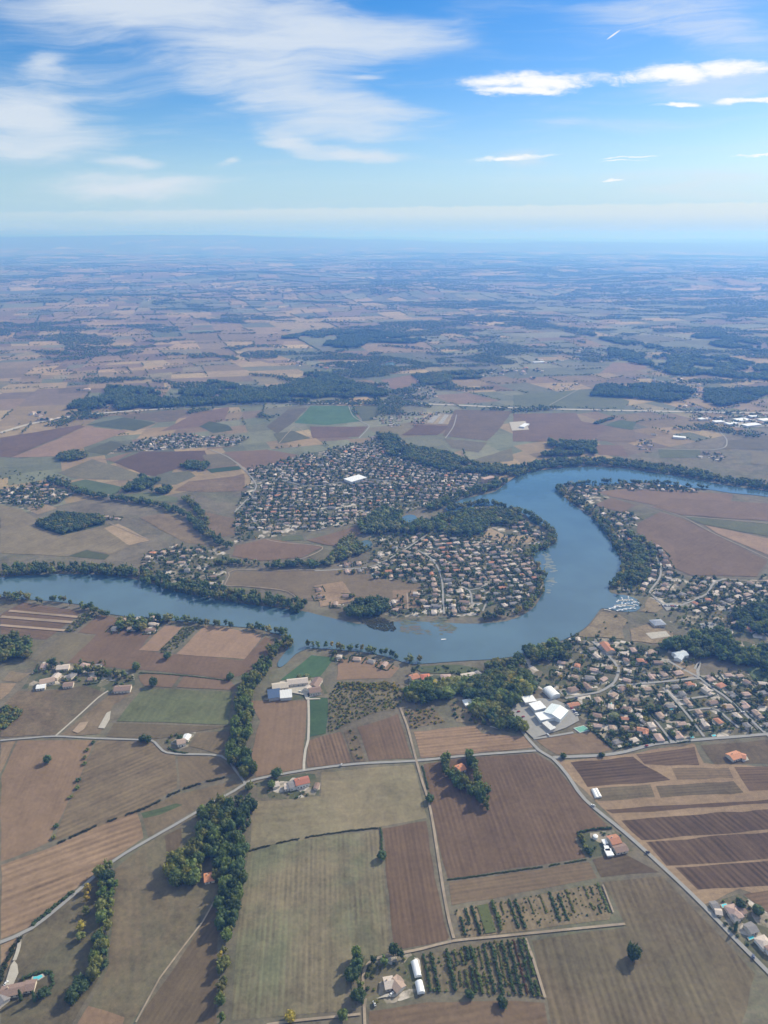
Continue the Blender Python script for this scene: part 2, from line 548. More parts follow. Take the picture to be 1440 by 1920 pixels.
# ------------------------------------------------------------------ fields, traced plot by plot
# colour, second colour, edge the rows follow, row spacing m, row strength, mottling ; what it looks like ; corners
FIELDS = """
91785f 867160 1 4 .10 .35;wide ochre field with a lone tree in it;33,1388 176,1387 150,1462 92,1580 0,1617 0,1457
96806e 8c7a68 1 5 .12 .3;ochre strip beside the wide ochre field;0,1393 31,1388 0,1452
7d7064 8a7c6c 4 6 .24 .55;stubble field of slanting pale lines below the lane;181,1388 280,1389 330,1416 333,1478 270,1516 200,1548 98,1577 140,1480
7d7065 74695c 1 5 .12 .3;grey brown corner field beside the stream wood;332,1417 410,1419 444,1450 380,1466 336,1479
7e7164 716b58 2 6 .12 .5;wedge of pale grass between lane and hedge bank;262,1521 330,1489 440,1462 446,1472 400,1499 277,1571
56694f 5f6c53 0 5 .1 .6;green patch inside the wedge of pale grass;263,1524 330,1505 344,1509 300,1529 268,1536
9b8070 87706160 0 7 .42 .4;pinkish ploughed field with long pale furrows;0,1622 90,1590 180,1550 257,1520 271,1571 210,1614 60,1738 0,1763
747162 7e6f60 12 8 .08 .7;grey green meadow sloping to the tree row;213,1630 277,1578 340,1549 372,1541 414,1562 411,1672 358,1757 247,1920 235,1960 130,1960 142,1918 201,1813 209,1733
6b6156 6f6658 1 4 .22 .3;dark tilled strip in the grey green meadow;307,1567 341,1550 343,1580 312,1634
98785c 8b7360 0 6 .12 .4;bare orange earth at the foot of the meadow;142,1920 165,1884 236,1906 222,1960 130,1960
71655d 6a6259 1 4 .16 .3;dark brown field beside the stream belt;410,1676 362,1757 253,1920 235,1960 408,1960 408,1800 414,1720
716a5b 66684f 0 9 .06 1.0;rough lawn round the villa with the angled pool;60,1738 135,1682 205,1634 206,1733 198,1813 138,1920 130,1960 0,1960 0,1850 45,1757
9b8270 8a7565 0 6 .2 .4;pale ploughed corner above the villa drive;0,1772 36,1755 20,1808 0,1838
837a6b 707a68 3 4.5 .3 .75;wide pale stubble field of fine upright rows;464,1598 540,1577 711,1555 724,1680 734,1785 698,1797 668,1806 652,1850 640,1898 500,1910 432,1916 447,1720
775f56 6f5d57 2 4.5 .3 .25;long brown field beside the earth track;715,1553 800,1538 814,1620 830,1700 844,1757 840,1764 738,1783 728,1680
8e8371 83806a 1 9 .10 .6;smooth beige field with faint green shading;467,1593 470,1502 600,1492 601,1447 776,1433 789,1480 802,1534 710,1552 640,1563
775f57 7e685d 9 5 .24 .35;great purple brown field right of the copse;793,1432 880,1420 1004,1411 1036,1430 1090,1492 1145,1553 1085,1562 1080,1575 1100,1609 839,1648 817,1560 804,1500
7f6e62 857565 0 4 .26 .3;narrow tilled strip above the nursery rows;840,1653 1105,1615 1121,1647 1000,1671 846,1699
695e57 6e6558 0 6 .12 .5;dark fallow corner by the roadside house;1109,1611 1166,1597 1238,1636 1126,1646
766b5f 6d6a59 1173,1660:1280,1920 6 .34 .55;wide field of steep stubble rows with a lone tree;1128,1653 1242,1642 1330,1732 1418,1826 1393,1920 1380,1960 1040,1960 1024,1875 996,1763 1172,1737 1150,1690
7d6a5f 857163 0 6 .18 .35;brown tilled field below the nursery rows;690,1895 800,1877 960,1874 1022,1879 1038,1960 690,1960
8a7b69 7e745f 4 5 .3 .7;ground of the upper nursery block;850,1706 1124,1657 1148,1713 1144,1726 866,1760
7f7567 75705c 2 5 .3 .7;ground of the lower nursery block;785,1791 862,1772 988,1757 1019,1871 960,1868 800,1861
9e866c 8d765f 0 6 .12 .5;sandy headland round the dark vineyards;1038,1427 1186,1412 1303,1394 1320,1430 1440,1436 1500,1440 1500,1712 1388,1668 1320,1698 1240,1632 1160,1548 1096,1484
69524f 735e58 1163,1538:1202,1573 6 .6 .25;dark vineyard nearest the sandy road bank;1163,1538 1440,1516 1500,1511 1500,1552 1440,1557 1203,1577
6c5652 755f59 1209,1578:1248,1621 6 .6 .35;dark vineyard between two others;1209,1578 1440,1559 1500,1554 1500,1607 1440,1612 1249,1625
69524f 725d57 1264,1626:1308,1670 6 .6 .25;dark vineyard above the sandy bay;1264,1626 1440,1613 1500,1608 1500,1658 1440,1663 1308,1670
7d6655 8a705a 0 4 .25 .5;brown field beside the octagonal villa;1392,1676 1440,1668 1500,1660 1500,1740 1440,1714
655049 6d594f 0 4.5 .5 .3;dark vine block next to the road fork;1068,1429 1187,1418 1208,1434 1259,1463 1225,1468 1101,1477
73594f 6b554c 0 4.5 .45 .3;brown vine block under the lane;1191,1414 1303,1400 1313,1436 1250,1437 1208,1434
9b745d 8b6c59 0 4 .15 .3;orange earth strip along the lane;1215,1406 1301,1393 1303,1398 1194,1413
786d5d 6f6a55 0 4 .22 .6;grassy plot with two white tunnels;1104,1479 1220,1470 1230,1496 1121,1503
6e664f 75684f 0 4 .2 .5;greenish vine plot;1228,1473 1376,1464 1396,1487 1238,1497
7f6f62 75685a 0 4 .24 .4;pale vine plot;1258,1440 1367,1439 1377,1460 1269,1463
735f59 7b675d 0 4 .3 .3;striped vine plot at the lane end;1375,1438 1440,1436 1500,1434 1500,1481 1440,1483 1404,1484
6e5c51 5c4a47 0 3.4 .26 .4;narrow vine strip in the sandy headland;1134,1518 1440,1498 1500,1494 1500,1504 1440,1508 1148,1527
71665b 67634f 0 8 .06 .8;rough ground round the orange roofed house;1312,1397 1440,1386 1500,1382 1500,1432 1440,1434 1339,1434
8d7765 82705c 4 6 .12 .5;dry field under the parking lot;1004,1388 1070,1376 1108,1372 1150,1406 1125,1413 1044,1416
9c7b64 8b6f5d 0 5 .42 .3;orange striped field above the cross lane;774,1371 890,1360 905,1375 983,1380 1001,1402 880,1415 788,1422
7d665e 867064 1 4.5 .26 .25;brown field beside the earth track head;668,1363 747,1338 776,1423 691,1428
806a60 8a7567 1 4.5 .36 .3;brown striped field above the lane;578,1388 640,1371 660,1430 574,1440
7c7063 6e6a58 1 6 .1 .9;weedy strip between two brown fields;643,1370 664,1365 687,1428 663,1430
8e7569 866f64 1 6 .14 .2;smooth rosy field below the long barns;470,1314 577,1313 568,1442 510,1452 479,1458 469,1413 487,1353
48694d 547053 0 8 .05 .3;bright green strip beside the farm drive;581,1307 615,1308 612,1376 579,1383
4d7354 587857 0 9 .05 .3;bright green field between farm and river;524,1276 583,1228 630,1233 601,1269
977a6f 8d7268 0 8 .06 .2;rosy field by the river gardens;633,1236 687,1231 750,1252 733,1272 630,1276
77725d 696a50 0 9 .08 1.0;scrubby abandoned orchard;616,1306 633,1280 735,1280 764,1300 742,1332 702,1338 640,1366 615,1378
80735f 737058 0 9 .08 1.0;scrubby plot above the orange striped field;757,1331 813,1327 837,1353 770,1367
8d7f6d 7a7460 0 9 .06 .8;dry paddock with bushes;842,1320 872,1312 940,1331 932,1362 855,1355
806a64 876f67 3 8 .07 .25;great rosy brown field by the lower river bank;187,1153 226,1160 214,1177 283,1190 262,1220 300,1223 455,1238 497,1193 514,1202 500,1238 470,1262 423,1273 280,1258 240,1256 123,1243 180,1190 145,1186
a1857a 987d72 0 9 .05 .2;pale pink rectangle in the rosy field;329,1227 384,1173 432,1178 494,1192 459,1237
a08379 987c71 0 9 .05 .2;narrow pale pink strip in the rosy field;258,1220 310,1172 343,1175 297,1222
7e7867 77735f 0 7 .07 .4;olive grey field beside the hamlet trees;58,1238 123,1187 180,1192 125,1245
7b6960 86746620 1 6 .2 .3;dark market garden with four pale grass strips;0,1153 43,1129 156,1146 87,1200 0,1190
7b7968 6f7059 0 9 .06 .7;grass below the market garden;0,1192 86,1202 58,1236 20,1232 0,1240
6c7768 757362 0 7 .1 .55;blue green field framed by the stream wood;217,1353 267,1290 437,1297 430,1360
756d64 6e6a5f 0 6 .08 .4;grey fallow under the blue green field;213,1356 430,1362 300,1386 198,1382
7f736a 776e64 0 5 .1 .3;grey field next to the small farm;354,1400 371,1373 433,1371 416,1417
866f68 8d756c 0 7 .06 .2;pinkish field above the blue green one;330,1289 344,1267 430,1273 446,1291 433,1295
846f68 8b736a 0 7 .06 .2;small pinkish field behind the brown roofed barn;258,1267 287,1260 339,1267 322,1290 270,1287
7d7062 6d6b56 2 9 .07 .85;dry meadow beside the lane fork;0,1383 102,1380 199,1298 160,1285 80,1296 33,1295 7,1320 0,1340
82745f 776f62 1 7 .1 .7;dry plot with pale diggings;112,1380 188,1377 213,1323 252,1298 209,1299
8c7e6e 7e7561 0 7 .1 .4;small pale plot by the hamlet;3,1277 20,1258 60,1262 33,1280
9a8473 8e7866 0 6 .1 .3;small tan plot at the field edge;0,1281 32,1281 18,1300 0,1314
8f847b 86807260 4 9 .12 .5;wide pale plain above the wooded bank;0,947 40,954 113,1003 197,990 242,1023 207,1040 163,1030 127,1043 0,1037
b0977a a38d73 0 9 .06 .5;bare tan building plots;195,990 222,982 283,1013 243,1023
5a6f5a 546650 0 9 .06 .9;dark scrub plot in the pale plain;65,987 110,963 200,970 196,984 118,1004
a08c74 93836c 0 9 .06 .5;tan waste ground by the suburb;50,953 77,943 107,953 70,965
5d6b5b 647060 0 6 .07 .3;dark green triangle on the wooded bank;128,1043 163,1031 207,1041 197,1050
8c7d6d 817562 0 7 .07 .6;dry paddock inside the stream bend;261,970 313,962 360,987 386,1022 350,1018 300,993
88786b 7f7263 0 7 .07 .5;dry paddock west of the big village;374,990 384,960 440,973 443,1003 413,1007
657b64 6e7d66 0 8 .07 .3;green meadow above the stream trees;124,907 160,899 200,907 230,914 217,927 160,923
768265 6f785f 0 8 .07 .5;pale green pasture beside the stream trees;227,928 277,923 333,933 333,943 270,938
858374 7c7a6a 1 7 .14 .4;grey green striped field;108,887 173,861 277,893 233,901 140,897
745e5c 6e5a57 0 7 .08 .2;dark brown field above the stream country;214,867 262,848 385,845 391,868 330,880 292,893 275,891
947c73 8a746a 0 7 .06 .2;pink wedge beside the dark brown field;193,862 250,847 214,866
827d70 7a7768 0 7 .08 .4;grey field beside the village road;380,853 427,850 447,870 393,877
4d6c58 557058 0 7 .05 .2;dark green strip near the village road;387,880 447,874 453,880 397,887
88776a 93826c 1 7 .08 .6;dry building land before the big village;327,920 353,903 440,893 458,888 460,920 400,923
787c6b 71745f 0 7 .07 .4;olive field beside farm trees;294,890 353,883 367,893 330,909 297,908
8c766c 857067 0 7 .06 .2;rosy field at the edge of the big village;420,848 500,843 560,853 520,868 462,879
7f6a63 76635d 0 8 .08 .3;dark brown field on the far slope;0,821 150,797 160,800 20,858 0,857
a48774 9b7f6d 0 8 .06 .3;tan field on the far slope;22,858 165,800 242,808 110,856
697362 707765 0 8 .06 .3;dim green field below the suburb;157,847 207,827 233,833 200,853
637463 6b7966 0 8 .06 .3;green field under the motorway;163,797 233,783 293,793 253,808
807a68 747862 0 8 .08 .4;greenish field under the great wood;220,780 313,770 363,767 327,790 297,792
886f69 90786d 0 8 .06 .3;rosy field right of the greenish one;300,809 370,774 430,763 423,787 370,800
5e7162 667764 0 8 .06 .2;green lens shaped field;373,800 393,790 427,797 437,807 400,812
5c856e 68886a 0 8 .1 .3;bright green field below the motorway;552,793 583,761 653,761 677,790 613,797
6b7963 717b65 0 8 .08 .3;olive field below the motorway;660,761 710,761 707,787 680,790
80706a 87766d 0 8 .06 .3;brown strip below the bright green field;580,800 690,800 673,819 587,822
737565 7a7868 0 8 .08 .4;dim field left of the bright green one;500,800 540,768 577,764 550,792 520,813
707868 777a6a 0 8 .06 .3;grey green field by the village edge;513,813 550,808 583,822 523,832
aa9a82 9f8e78 1 12 .25 .2;tan field with dark planted strips;800,773 853,777 843,796 783,794
78676400 806e69 0 8 .05 .2;dull purple field below the striped tan one;783,797 843,799 820,816 753,816
7e756d 857a6e 0 8 .06 .3;grey brown field beyond the town;853,768 960,771 940,800 913,827 830,817
807d69 777864 0 8 .06 .3;olive field beyond the town;833,823 913,830 897,849 847,840
807f6d 777964 0 8 .06 .3;olive field beside the river wood;887,863 960,840 962,864 900,870
967d76 8d756d 0 8 .06 .3;rosy field between distant woods;713,713 770,703 787,717 740,732
84756f 8d7d73 0 8 .07 .3;broad brown field beyond the river;962,776 1080,774 1090,790 1150,800 1105,829 962,828
897c74 82756b 0 8 .06 .3;grey field beside the distant orchard;1112,827 1140,801 1190,807 1193,829
617969 69796a 0 8 .05 .2;small dark green field beyond the river;1133,798 1160,788 1193,791 1187,806
8a736d 84706a 0 8 .05 .2;rosy field above the river wood;1117,834 1167,836 1177,856 1122,853
6f7c69 75796a 0 8 .06 .2;green field among far hamlets;1233,842 1313,843 1313,859 1237,859
78796b 707464 0 8 .06 .3;olive field beside far sheds;1361,827 1440,817 1500,812 1500,841 1440,843 1350,842
87836c 7e7b66 0 8 .06 .3;pale olive field by the far bank wood;1408,847 1500,846 1500,878 1410,870
998980 91827a 0 8 .05 .3;pale tan field among woods;1123,700 1150,680 1207,680 1213,692 1170,697
72826a 7b8068 0 8 .08 .3;striped green field beyond the motorway;962,741 1110,729 1180,752 1170,768 962,762
907a66 87735f 0 8 .05 .2;warm brown field behind the river houses;1118,922 1173,917 1250,918 1373,927 1370,940 1227,947 1147,932
86746d 7e6f67 0 8 .05 .2;grey brown field behind the far shore;1112,947 1147,934 1193,948 1167,961
88756e 90796c 0 8 .07 .3;long rosy field on the far headland;1221,950 1260,934 1417,943 1500,950 1500,990 1440,977 1280,966
707968 757661 0 8 .05 .4;green strip on the far headland;1284,969 1440,983 1500,992 1500,1022 1440,1006 1317,983
a78a76 9c806c 0 8 .05 .3;tan strip on the far headland;1321,985 1440,1010 1500,1025 1500,1060 1440,1041 1343,1000
81706a 897668 0 8 .07 .35;great brown field on the far headland;1195,981 1237,960 1280,972 1333,999 1440,1052 1420,1082 1293,1079 1267,1067 1242,1062 1228,1030 1195,1007
8a766a 83716a 0 8 .05 .3;paler corner of the great brown field;1200,1008 1243,1011 1265,1025 1270,1065 1242,1061 1229,1030
72785f 7a7a62 0 8 .05 .5;green margin beside white sheds;1178,972 1238,960 1195,980
8a736a 83706a 0 8 .06 .3;rosy field below the big village;434,1043 441,1024 500,1010 606,1026 566,1046 490,1052
69755a 707860 0 8 .05 .3;green rectangle below the big village;528,1007 567,1003 571,1013 528,1016
88736a 806e64 0 8 .06 .3;rosy field beside the lake wood;574,1013 613,1003 666,987 680,1000 642,1026 608,1022
78765f 6d7058 0 8 .06 .6;allotment ground with dark squares;574,1042 607,1028 642,1037 600,1059
81756a 7c735f 1 8 .06 .45;wide grey brown plain of the peninsula;438,1072 600,1070 692,1066 694,1083 770,1090 790,1093 790,1107 735,1128 680,1128 567,1127 543,1110 421,1098
9f866f 93806a 0 8 .05 .6;bare building land on the peninsula;588,1098 643,1090 667,1127 600,1139
96806e 8c7866 0 8 .05 .5;bare plot beside the white bungalows;735,1107 788,1105 792,1140 735,1142
b09874 a58d6c 0 8 .05 .3;tan meadow in the peninsula gardens;903,1007 920,990 953,1007 1003,1003 1007,1016 957,1021
978872 857b66 0 8 .05 .9;bare beach beside the marina;1070,1198 1100,1176 1128,1147 1163,1153 1178,1164 1168,1180 1172,1199 1120,1195
978872 857b66 0 8 .05 .9;bare slope above the marina;1198,1147 1208,1140 1216,1119 1230,1126 1245,1141 1230,1150
9c8a73 857a66 0 8 .05 1.0;dry ground round the sports ground;1180,1180 1215,1170 1262,1186 1266,1204 1225,1208 1183,1203
9d8a70 8f8068 0 8 .05 .6;dry clearing by the bowls ground;1262,1240 1300,1245 1312,1266 1256,1277
77745c 68694f 0 9 .05 .8;dry glade in the riverside wood;750,1281 790,1290 850,1290 870,1308 800,1305
5f6f4c 6c7850 0 9 .05 .6;sunlit park lawn by the river;770,1250 860,1246 905,1255 890,1266 830,1264 790,1262
647a4c 5a6e48 0 9 .05 .6;bright glade at the wood edge;1395,1255 1440,1240 1500,1240 1500,1300 1440,1300
"""

GARDENS = """gardens round the lower river houses;770,1262 830,1268 905,1268 985,1255 1000,1300 960,1312 930,1340 1000,1385 950,1372 900,1358 860,1312 800,1300 755,1300
gardens of the east village;985,1225 1068,1200 1120,1194 1180,1204 1240,1212 1300,1240 1312,1266 1500,1262 1500,1372 1437,1374 1300,1386 1225,1392 1150,1405 1108,1370 1085,1340 1060,1312 1010,1290 975,1265
gardens behind the marina;1170,1095 1217,1063 1240,1066 1293,1082 1420,1086 1500,1050 1500,1240 1440,1235 1300,1215 1292,1180 1255,1166 1288,1150 1245,1140 1215,1117 1160,1116 1142,1110
gardens of the far shore;1050,913 1110,905 1180,905 1340,918 1250,920 1172,917 1117,922 1145,933 1110,947 1165,962 1195,965 1180,975 1195,985 1195,1007 1228,1030 1242,1063 1217,1100 1150,1100 1170,1060 1150,1025 1125,985 1080,945
gardens of the peninsula town;643,1140 667,1128 790,1107 788,1095 700,1085 694,1066 720,1052 668,1030 700,1005 780,985 835,960 900,950 960,955 1000,985 1030,1015 990,1040 1010,1090 1000,1125 960,1148 900,1158 830,1152 730,1160 650,1152
gardens of the big village;440,960 470,905 465,880 520,868 563,853 620,842 680,830 735,815 780,842 850,858 920,885 900,925 840,940 760,962 660,984 560,1000 490,1010 440,1020
gardens of the west hamlets;262,1082 280,1050 345,1030 388,1022 430,1040 425,1075 415,1100 440,1115 380,1112 320,1098
gardens of the small suburb;0,918 80,905 140,925 110,945 60,960 30,950 0,945
gardens of the upper suburb;205,850 270,822 330,815 470,820 445,836 320,843 240,848
ground of the left hamlet;60,1262 110,1245 250,1262 255,1294 210,1300 100,1292 40,1292
farmyard ground of the long barns;492,1312 515,1280 560,1270 600,1270 614,1300 578,1308 545,1314
yard of the roadside farm;480,1468 570,1450 600,1452 598,1490 560,1498 484,1496
yard of the house with white sheds;1085,1562 1150,1556 1178,1572 1188,1595 1108,1608
grounds of the octagonal villa;1322,1700 1388,1675 1440,1712 1500,1745 1500,1850 1428,1812 1370,1750
grounds of the garden villa;655,1812 690,1798 770,1785 787,1800 795,1862 740,1880 690,1888 660,1890
yard of the small lane farm;308,1390 322,1376 368,1372 352,1400 325,1408
grounds of the copse house;840,1428 880,1422 890,1460 860,1468
yard of the orange roofed house;1340,1425 1360,1400 1405,1408 1402,1430
ground of the wood cottage;372,1625 412,1615 416,1655 380,1660"""

MOTOR = "0,812 50,797 93,788 150,779 217,773 317,766 400,759 480,756 580,757 680,757 760,757 860,760 960,765 1120,769 1327,773 1440,775 1560,776"
ROADS = """6.5 a;country road running past the vineyards to the factory;960,1343 980,1373 1010,1407 1037,1423 1065,1455 1097,1500 1173,1563 1247,1630 1320,1700 1377,1760 1427,1810 1500,1885
5.5 a;lane crossing the stream to the road fork;0,1768 60,1741 135,1681 210,1617 277,1576 330,1546 400,1505 440,1483 460,1470 483,1461 570,1445 667,1433 780,1427 880,1417 1005,1408
4.5 p;pale drive to the long barns;570,1445 570,1430 573,1405 578,1387 579,1340 578,1308
4.0 t;earth track between the brown fields;750,1327 763,1360 775,1405 782,1432 793,1470 803,1500 812,1545 822,1610 833,1680 843,1730 851,1760
4.5 a;narrow lane along the ochre field;0,1389 60,1384 105,1381 180,1385 270,1388 290,1392 305,1408 330,1414 415,1418 440,1443 460,1470
3.5 p;gravel lane to the brown roofed barn;105,1380 150,1340 185,1308 203,1296
3.5 t;tan track through the nursery rows;685,1960 683,1890 681,1850 683,1820 700,1800 740,1790 790,1780 850,1765 930,1757 1000,1750 1090,1741 1172,1733
3.0 t;sandy track end by the wide pale field;500,1922 560,1914 640,1906 676,1902
7 a;lane below the east village;1037,1421 1080,1419 1127,1417 1173,1410 1227,1396 1303,1388 1380,1382 1427,1378 1500,1372
6.5 a;estate road down the east side;1303,1255 1313,1240 1308,1258 1313,1272 1335,1290 1360,1307 1400,1343 1437,1377 1500,1430
6 a;avenue from the park to the estate;1253,1240 1280,1255 1313,1272
6 a;curving street above the factory;1060,1310 1095,1303 1123,1298 1143,1287 1153,1277 1160,1257 1150,1240 1143,1233 1125,1215 1110,1203
6 a;cross street of the east village;1143,1287 1195,1283 1250,1278 1313,1272
5 a;estate lane between gardens;1243,1290 1262,1310 1280,1330 1300,1355 1320,1382
5 a;short estate lane;1268,1314 1310,1308 1347,1303
5 a;looping estate lane;1287,1333 1320,1329 1343,1331 1362,1346 1385,1365
4.5 a;garden lane behind the pools;1227,1350 1243,1370 1260,1392
5 a;factory access road;1000,1386 1040,1380 1075,1374
5 a;shore road behind the marina;1217,1110 1237,1083 1236,1060 1217,1022 1198,1012
6 a;marina road;1217,1110 1243,1133 1270,1137 1300,1126 1327,1113 1333,1100 1345,1090 1362,1086
4 t;bank track below the headland;1362,1086 1420,1090 1500,1080
5 a;peninsula road to the west;590,1071 640,1068 700,1062 747,1038 803,1002
5 a;peninsula high street;783,1032 805,1045 820,1063 828,1085 830,1105 831,1130 833,1152
5 a;peninsula side street;868,1102 880,1108 884,1120 885,1134
4.5 a;peninsula garden street;880,1107 900,1103 913,1096
4.5 a;peninsula end street;905,1147 913,1128
4.5 p;new street between white bungalows;765,1143 764,1125 763,1112
5 a;village road from the north;393,843 427,857 457,880 477,903 479,917 460,940 440,961
5 a;village ring road;478,905 520,900 580,912 640,905 690,900 760,905
4.5 p;white track by the allotments;500,1012 530,1018 605,1026 570,1047 540,1052
4 p;pale track along the plain;420,1098 490,1102 540,1110 555,1122
4 p;track from the belt to the plain;421,1098 430,1080 437,1070 520,1070 600,1069
4.5 p;headland farm track;1220,950 1280,970 1333,998 1440,1048 1500,1078
3.5 p;upper headland track;1280,968 1440,982 1500,991
3.5 p;shore track of the east bank;1005,1055 1013,1075 1016,1100 1000,1125 985,1135
5 a;road through the far hamlets;1227,842 1343,843 1363,828 1350,810 1347,800 1360,788 1400,785
4 p;far track beside the green field;583,822 556,800 540,812 523,832
4.5 a;far lane to the motorway bridge;653,760 662,780 680,792 692,800 673,822
4.5 p;building plot street;207,982 250,1000 283,1013
4.5 a;small lane beyond the town;835,822 850,800 856,778
4 a;field lane beyond the river;1030,760 1090,728 1110,722
4.5 p;villa drive;37,1756 36,1775 30,1795 27,1802"""

RIVER = ("-120,1098 -60,1089 0,1083 60,1079 120,1077 200,1079 262,1089 330,1109 400,1123 470,1134 560,1145 600,1154 650,1166 690,1172 745,1166 790,1166 830,1168 890,1170 950,1165 985,1151 "
         "1003,1137 1014,1119 1021,1103 1017,1082 1007,1062 1000,1040 1020,1031 1040,1020 1043,1008 1030,997 1015,988 995,979 985,966 957,953 923,949 893,950 868,958 850,963 838,958 838,950 "
         "873,935 923,924 945,910 967,894 993,885 1040,879 1100,876 1160,878 1227,887 1293,897 1360,910 1440,921 1560,938 1560,955 1440,932 1373,925 1327,918 1260,911 1210,905 1147,908 1107,912 1060,908 1047,914 "
         "1052,926 1067,940 1093,960 1120,979 1135,1000 1153,1030 1168,1057 1162,1080 1142,1100 1146,1113 1170,1116 1194,1124 1201,1137 1192,1147 1165,1147 1147,1144 1129,1141 1120,1150 1110,1164 1093,1181 1060,1199 1027,1211 993,1222 960,1232 920,1237 880,1239 "
         "793,1245 767,1245 733,1235 693,1225 633,1219 600,1217 577,1217 553,1228 538,1244 524,1252 520,1244 531,1228 543,1212 545,1200 530,1193 500,1184 480,1179 400,1172 367,1168 300,1162 207,1152 180,1139 "
         "110,1129 57,1125 0,1119 -60,1112 -120,1106")

# tree belts: width m, tree height m, spacing m, mix ; where ; centre line        (mix: g green, d dark, y yellowing, o olive, p pale)
BELTS = """20 15 7 gggdo;stream belt above the lane;547,1203 515,1222 500,1247 477,1277 458,1310 457,1347 450,1387 441,1413 460,1450 466,1458
18 14 6 gdddg;stream belt beside the wide pale field;462,1505 452,1550 448,1583 443,1617 438,1660 431,1700 428,1740
8 11 6.5 ggoyo;thin end of the stream belt;426,1748 419,1783 417,1833 413,1883 415,1935
11 12 6 dggo;tree row of the villa meadow;201,1633 201,1673 198,1717 194,1760 191,1793 183,1822
5 10 13 yyyyo;row of yellow poplars on the lawn;178,1668 174,1683 168,1698 163,1713 158,1731 150,1753 160,1769
9 12 9 odg;garden trees under the villa meadow;171,1836 163,1852 150,1868 138,1885
9 13 8 dgd;tree row along the drive of the garden villa;672,1800 668,1820 668,1840 672,1855 672,1880
10 12 8 dgdo;trees on the shaded side of the garden villa;700,1800 735,1798 765,1795 774,1815 778,1840 772,1862 740,1876
34 15 8 ddgdo;wooded north bank of the near reach;-30,1083 0,1076 67,1072 140,1070 233,1076 267,1083 317,1099 360,1109 420,1119 480,1128 567,1143
16 14 9 dgod;stream trees of the upper left country;93,903 123,913 160,927 213,937 287,947 320,957 360,973 375,993 400,1010 433,1030
15 14 9 dgo;second line of stream trees;347,937 377,967 383,985 372,995
14 12 9 dgdp;hedge trees behind the plain;403,1057 467,1058 517,1063 560,1060 600,1060 640,1047 668,1032
30 15 9 dgdo;river bank trees below the big village;800,957 835,944 870,929 920,916 943,903
52 15 9.5 ddgdo;steep wooded bank of the far bend;955,893 975,884 1000,878 1040,872 1100,869 1160,871 1227,880 1293,890 1360,903 1440,914 1560,931
14 13 8.5 dgo;trees on the north tip of the peninsula;842,955 883,950 900,945 927,948 960,958 987,966 1015,985 1036,1005 1030,1022 1000,1033 992,1048
14 13 8 dgyo;trees on the south shore of the peninsula;1004,1062 1013,1080 1017,1100 1000,1126 973,1147 927,1158 902,1162
18 12 8 dgdyo;wooded shore across from the peninsula;1049,917 1070,938 1103,957 1127,980 1145,1003 1160,1030 1174,1052 1168,1080 1146,1102
9 11 10 dgd;garden trees of the far headland;1060,912 1143,905 1193,908 1243,908 1293,913 1337,919
12 12 9 dgy;riverside trees by the green field;577,1212 600,1211 630,1217
8 11 9 dgo;river garden trees;633,1217 690,1222 733,1232 767,1242 800,1243
10 12 8 dgo;hamlet trees by the rosy field;88,1247 130,1256 190,1263 250,1274
14 14 8.5 dgo;river bank trees of the market garden;-20,1123 30,1124 60,1127
12 13 9 dgo;river bank trees near the cabins;70,1130 110,1130 150,1138 180,1147 212,1157
12 13 9 dgo;bank trees beside the pink fields;300,1163 345,1167 385,1172 440,1178 505,1185 540,1197
11 12 8.5 dgo;edge trees of the east wood;1240,1212 1290,1203 1340,1188 1372,1196
3 3.5 13 odg;bushes of the ochre field boundary;176,1392 160,1420 150,1455 120,1520 95,1580
6 6 6 odo;hedge along the yard of the white sheds;1083,1563 1092,1585 1108,1606"""

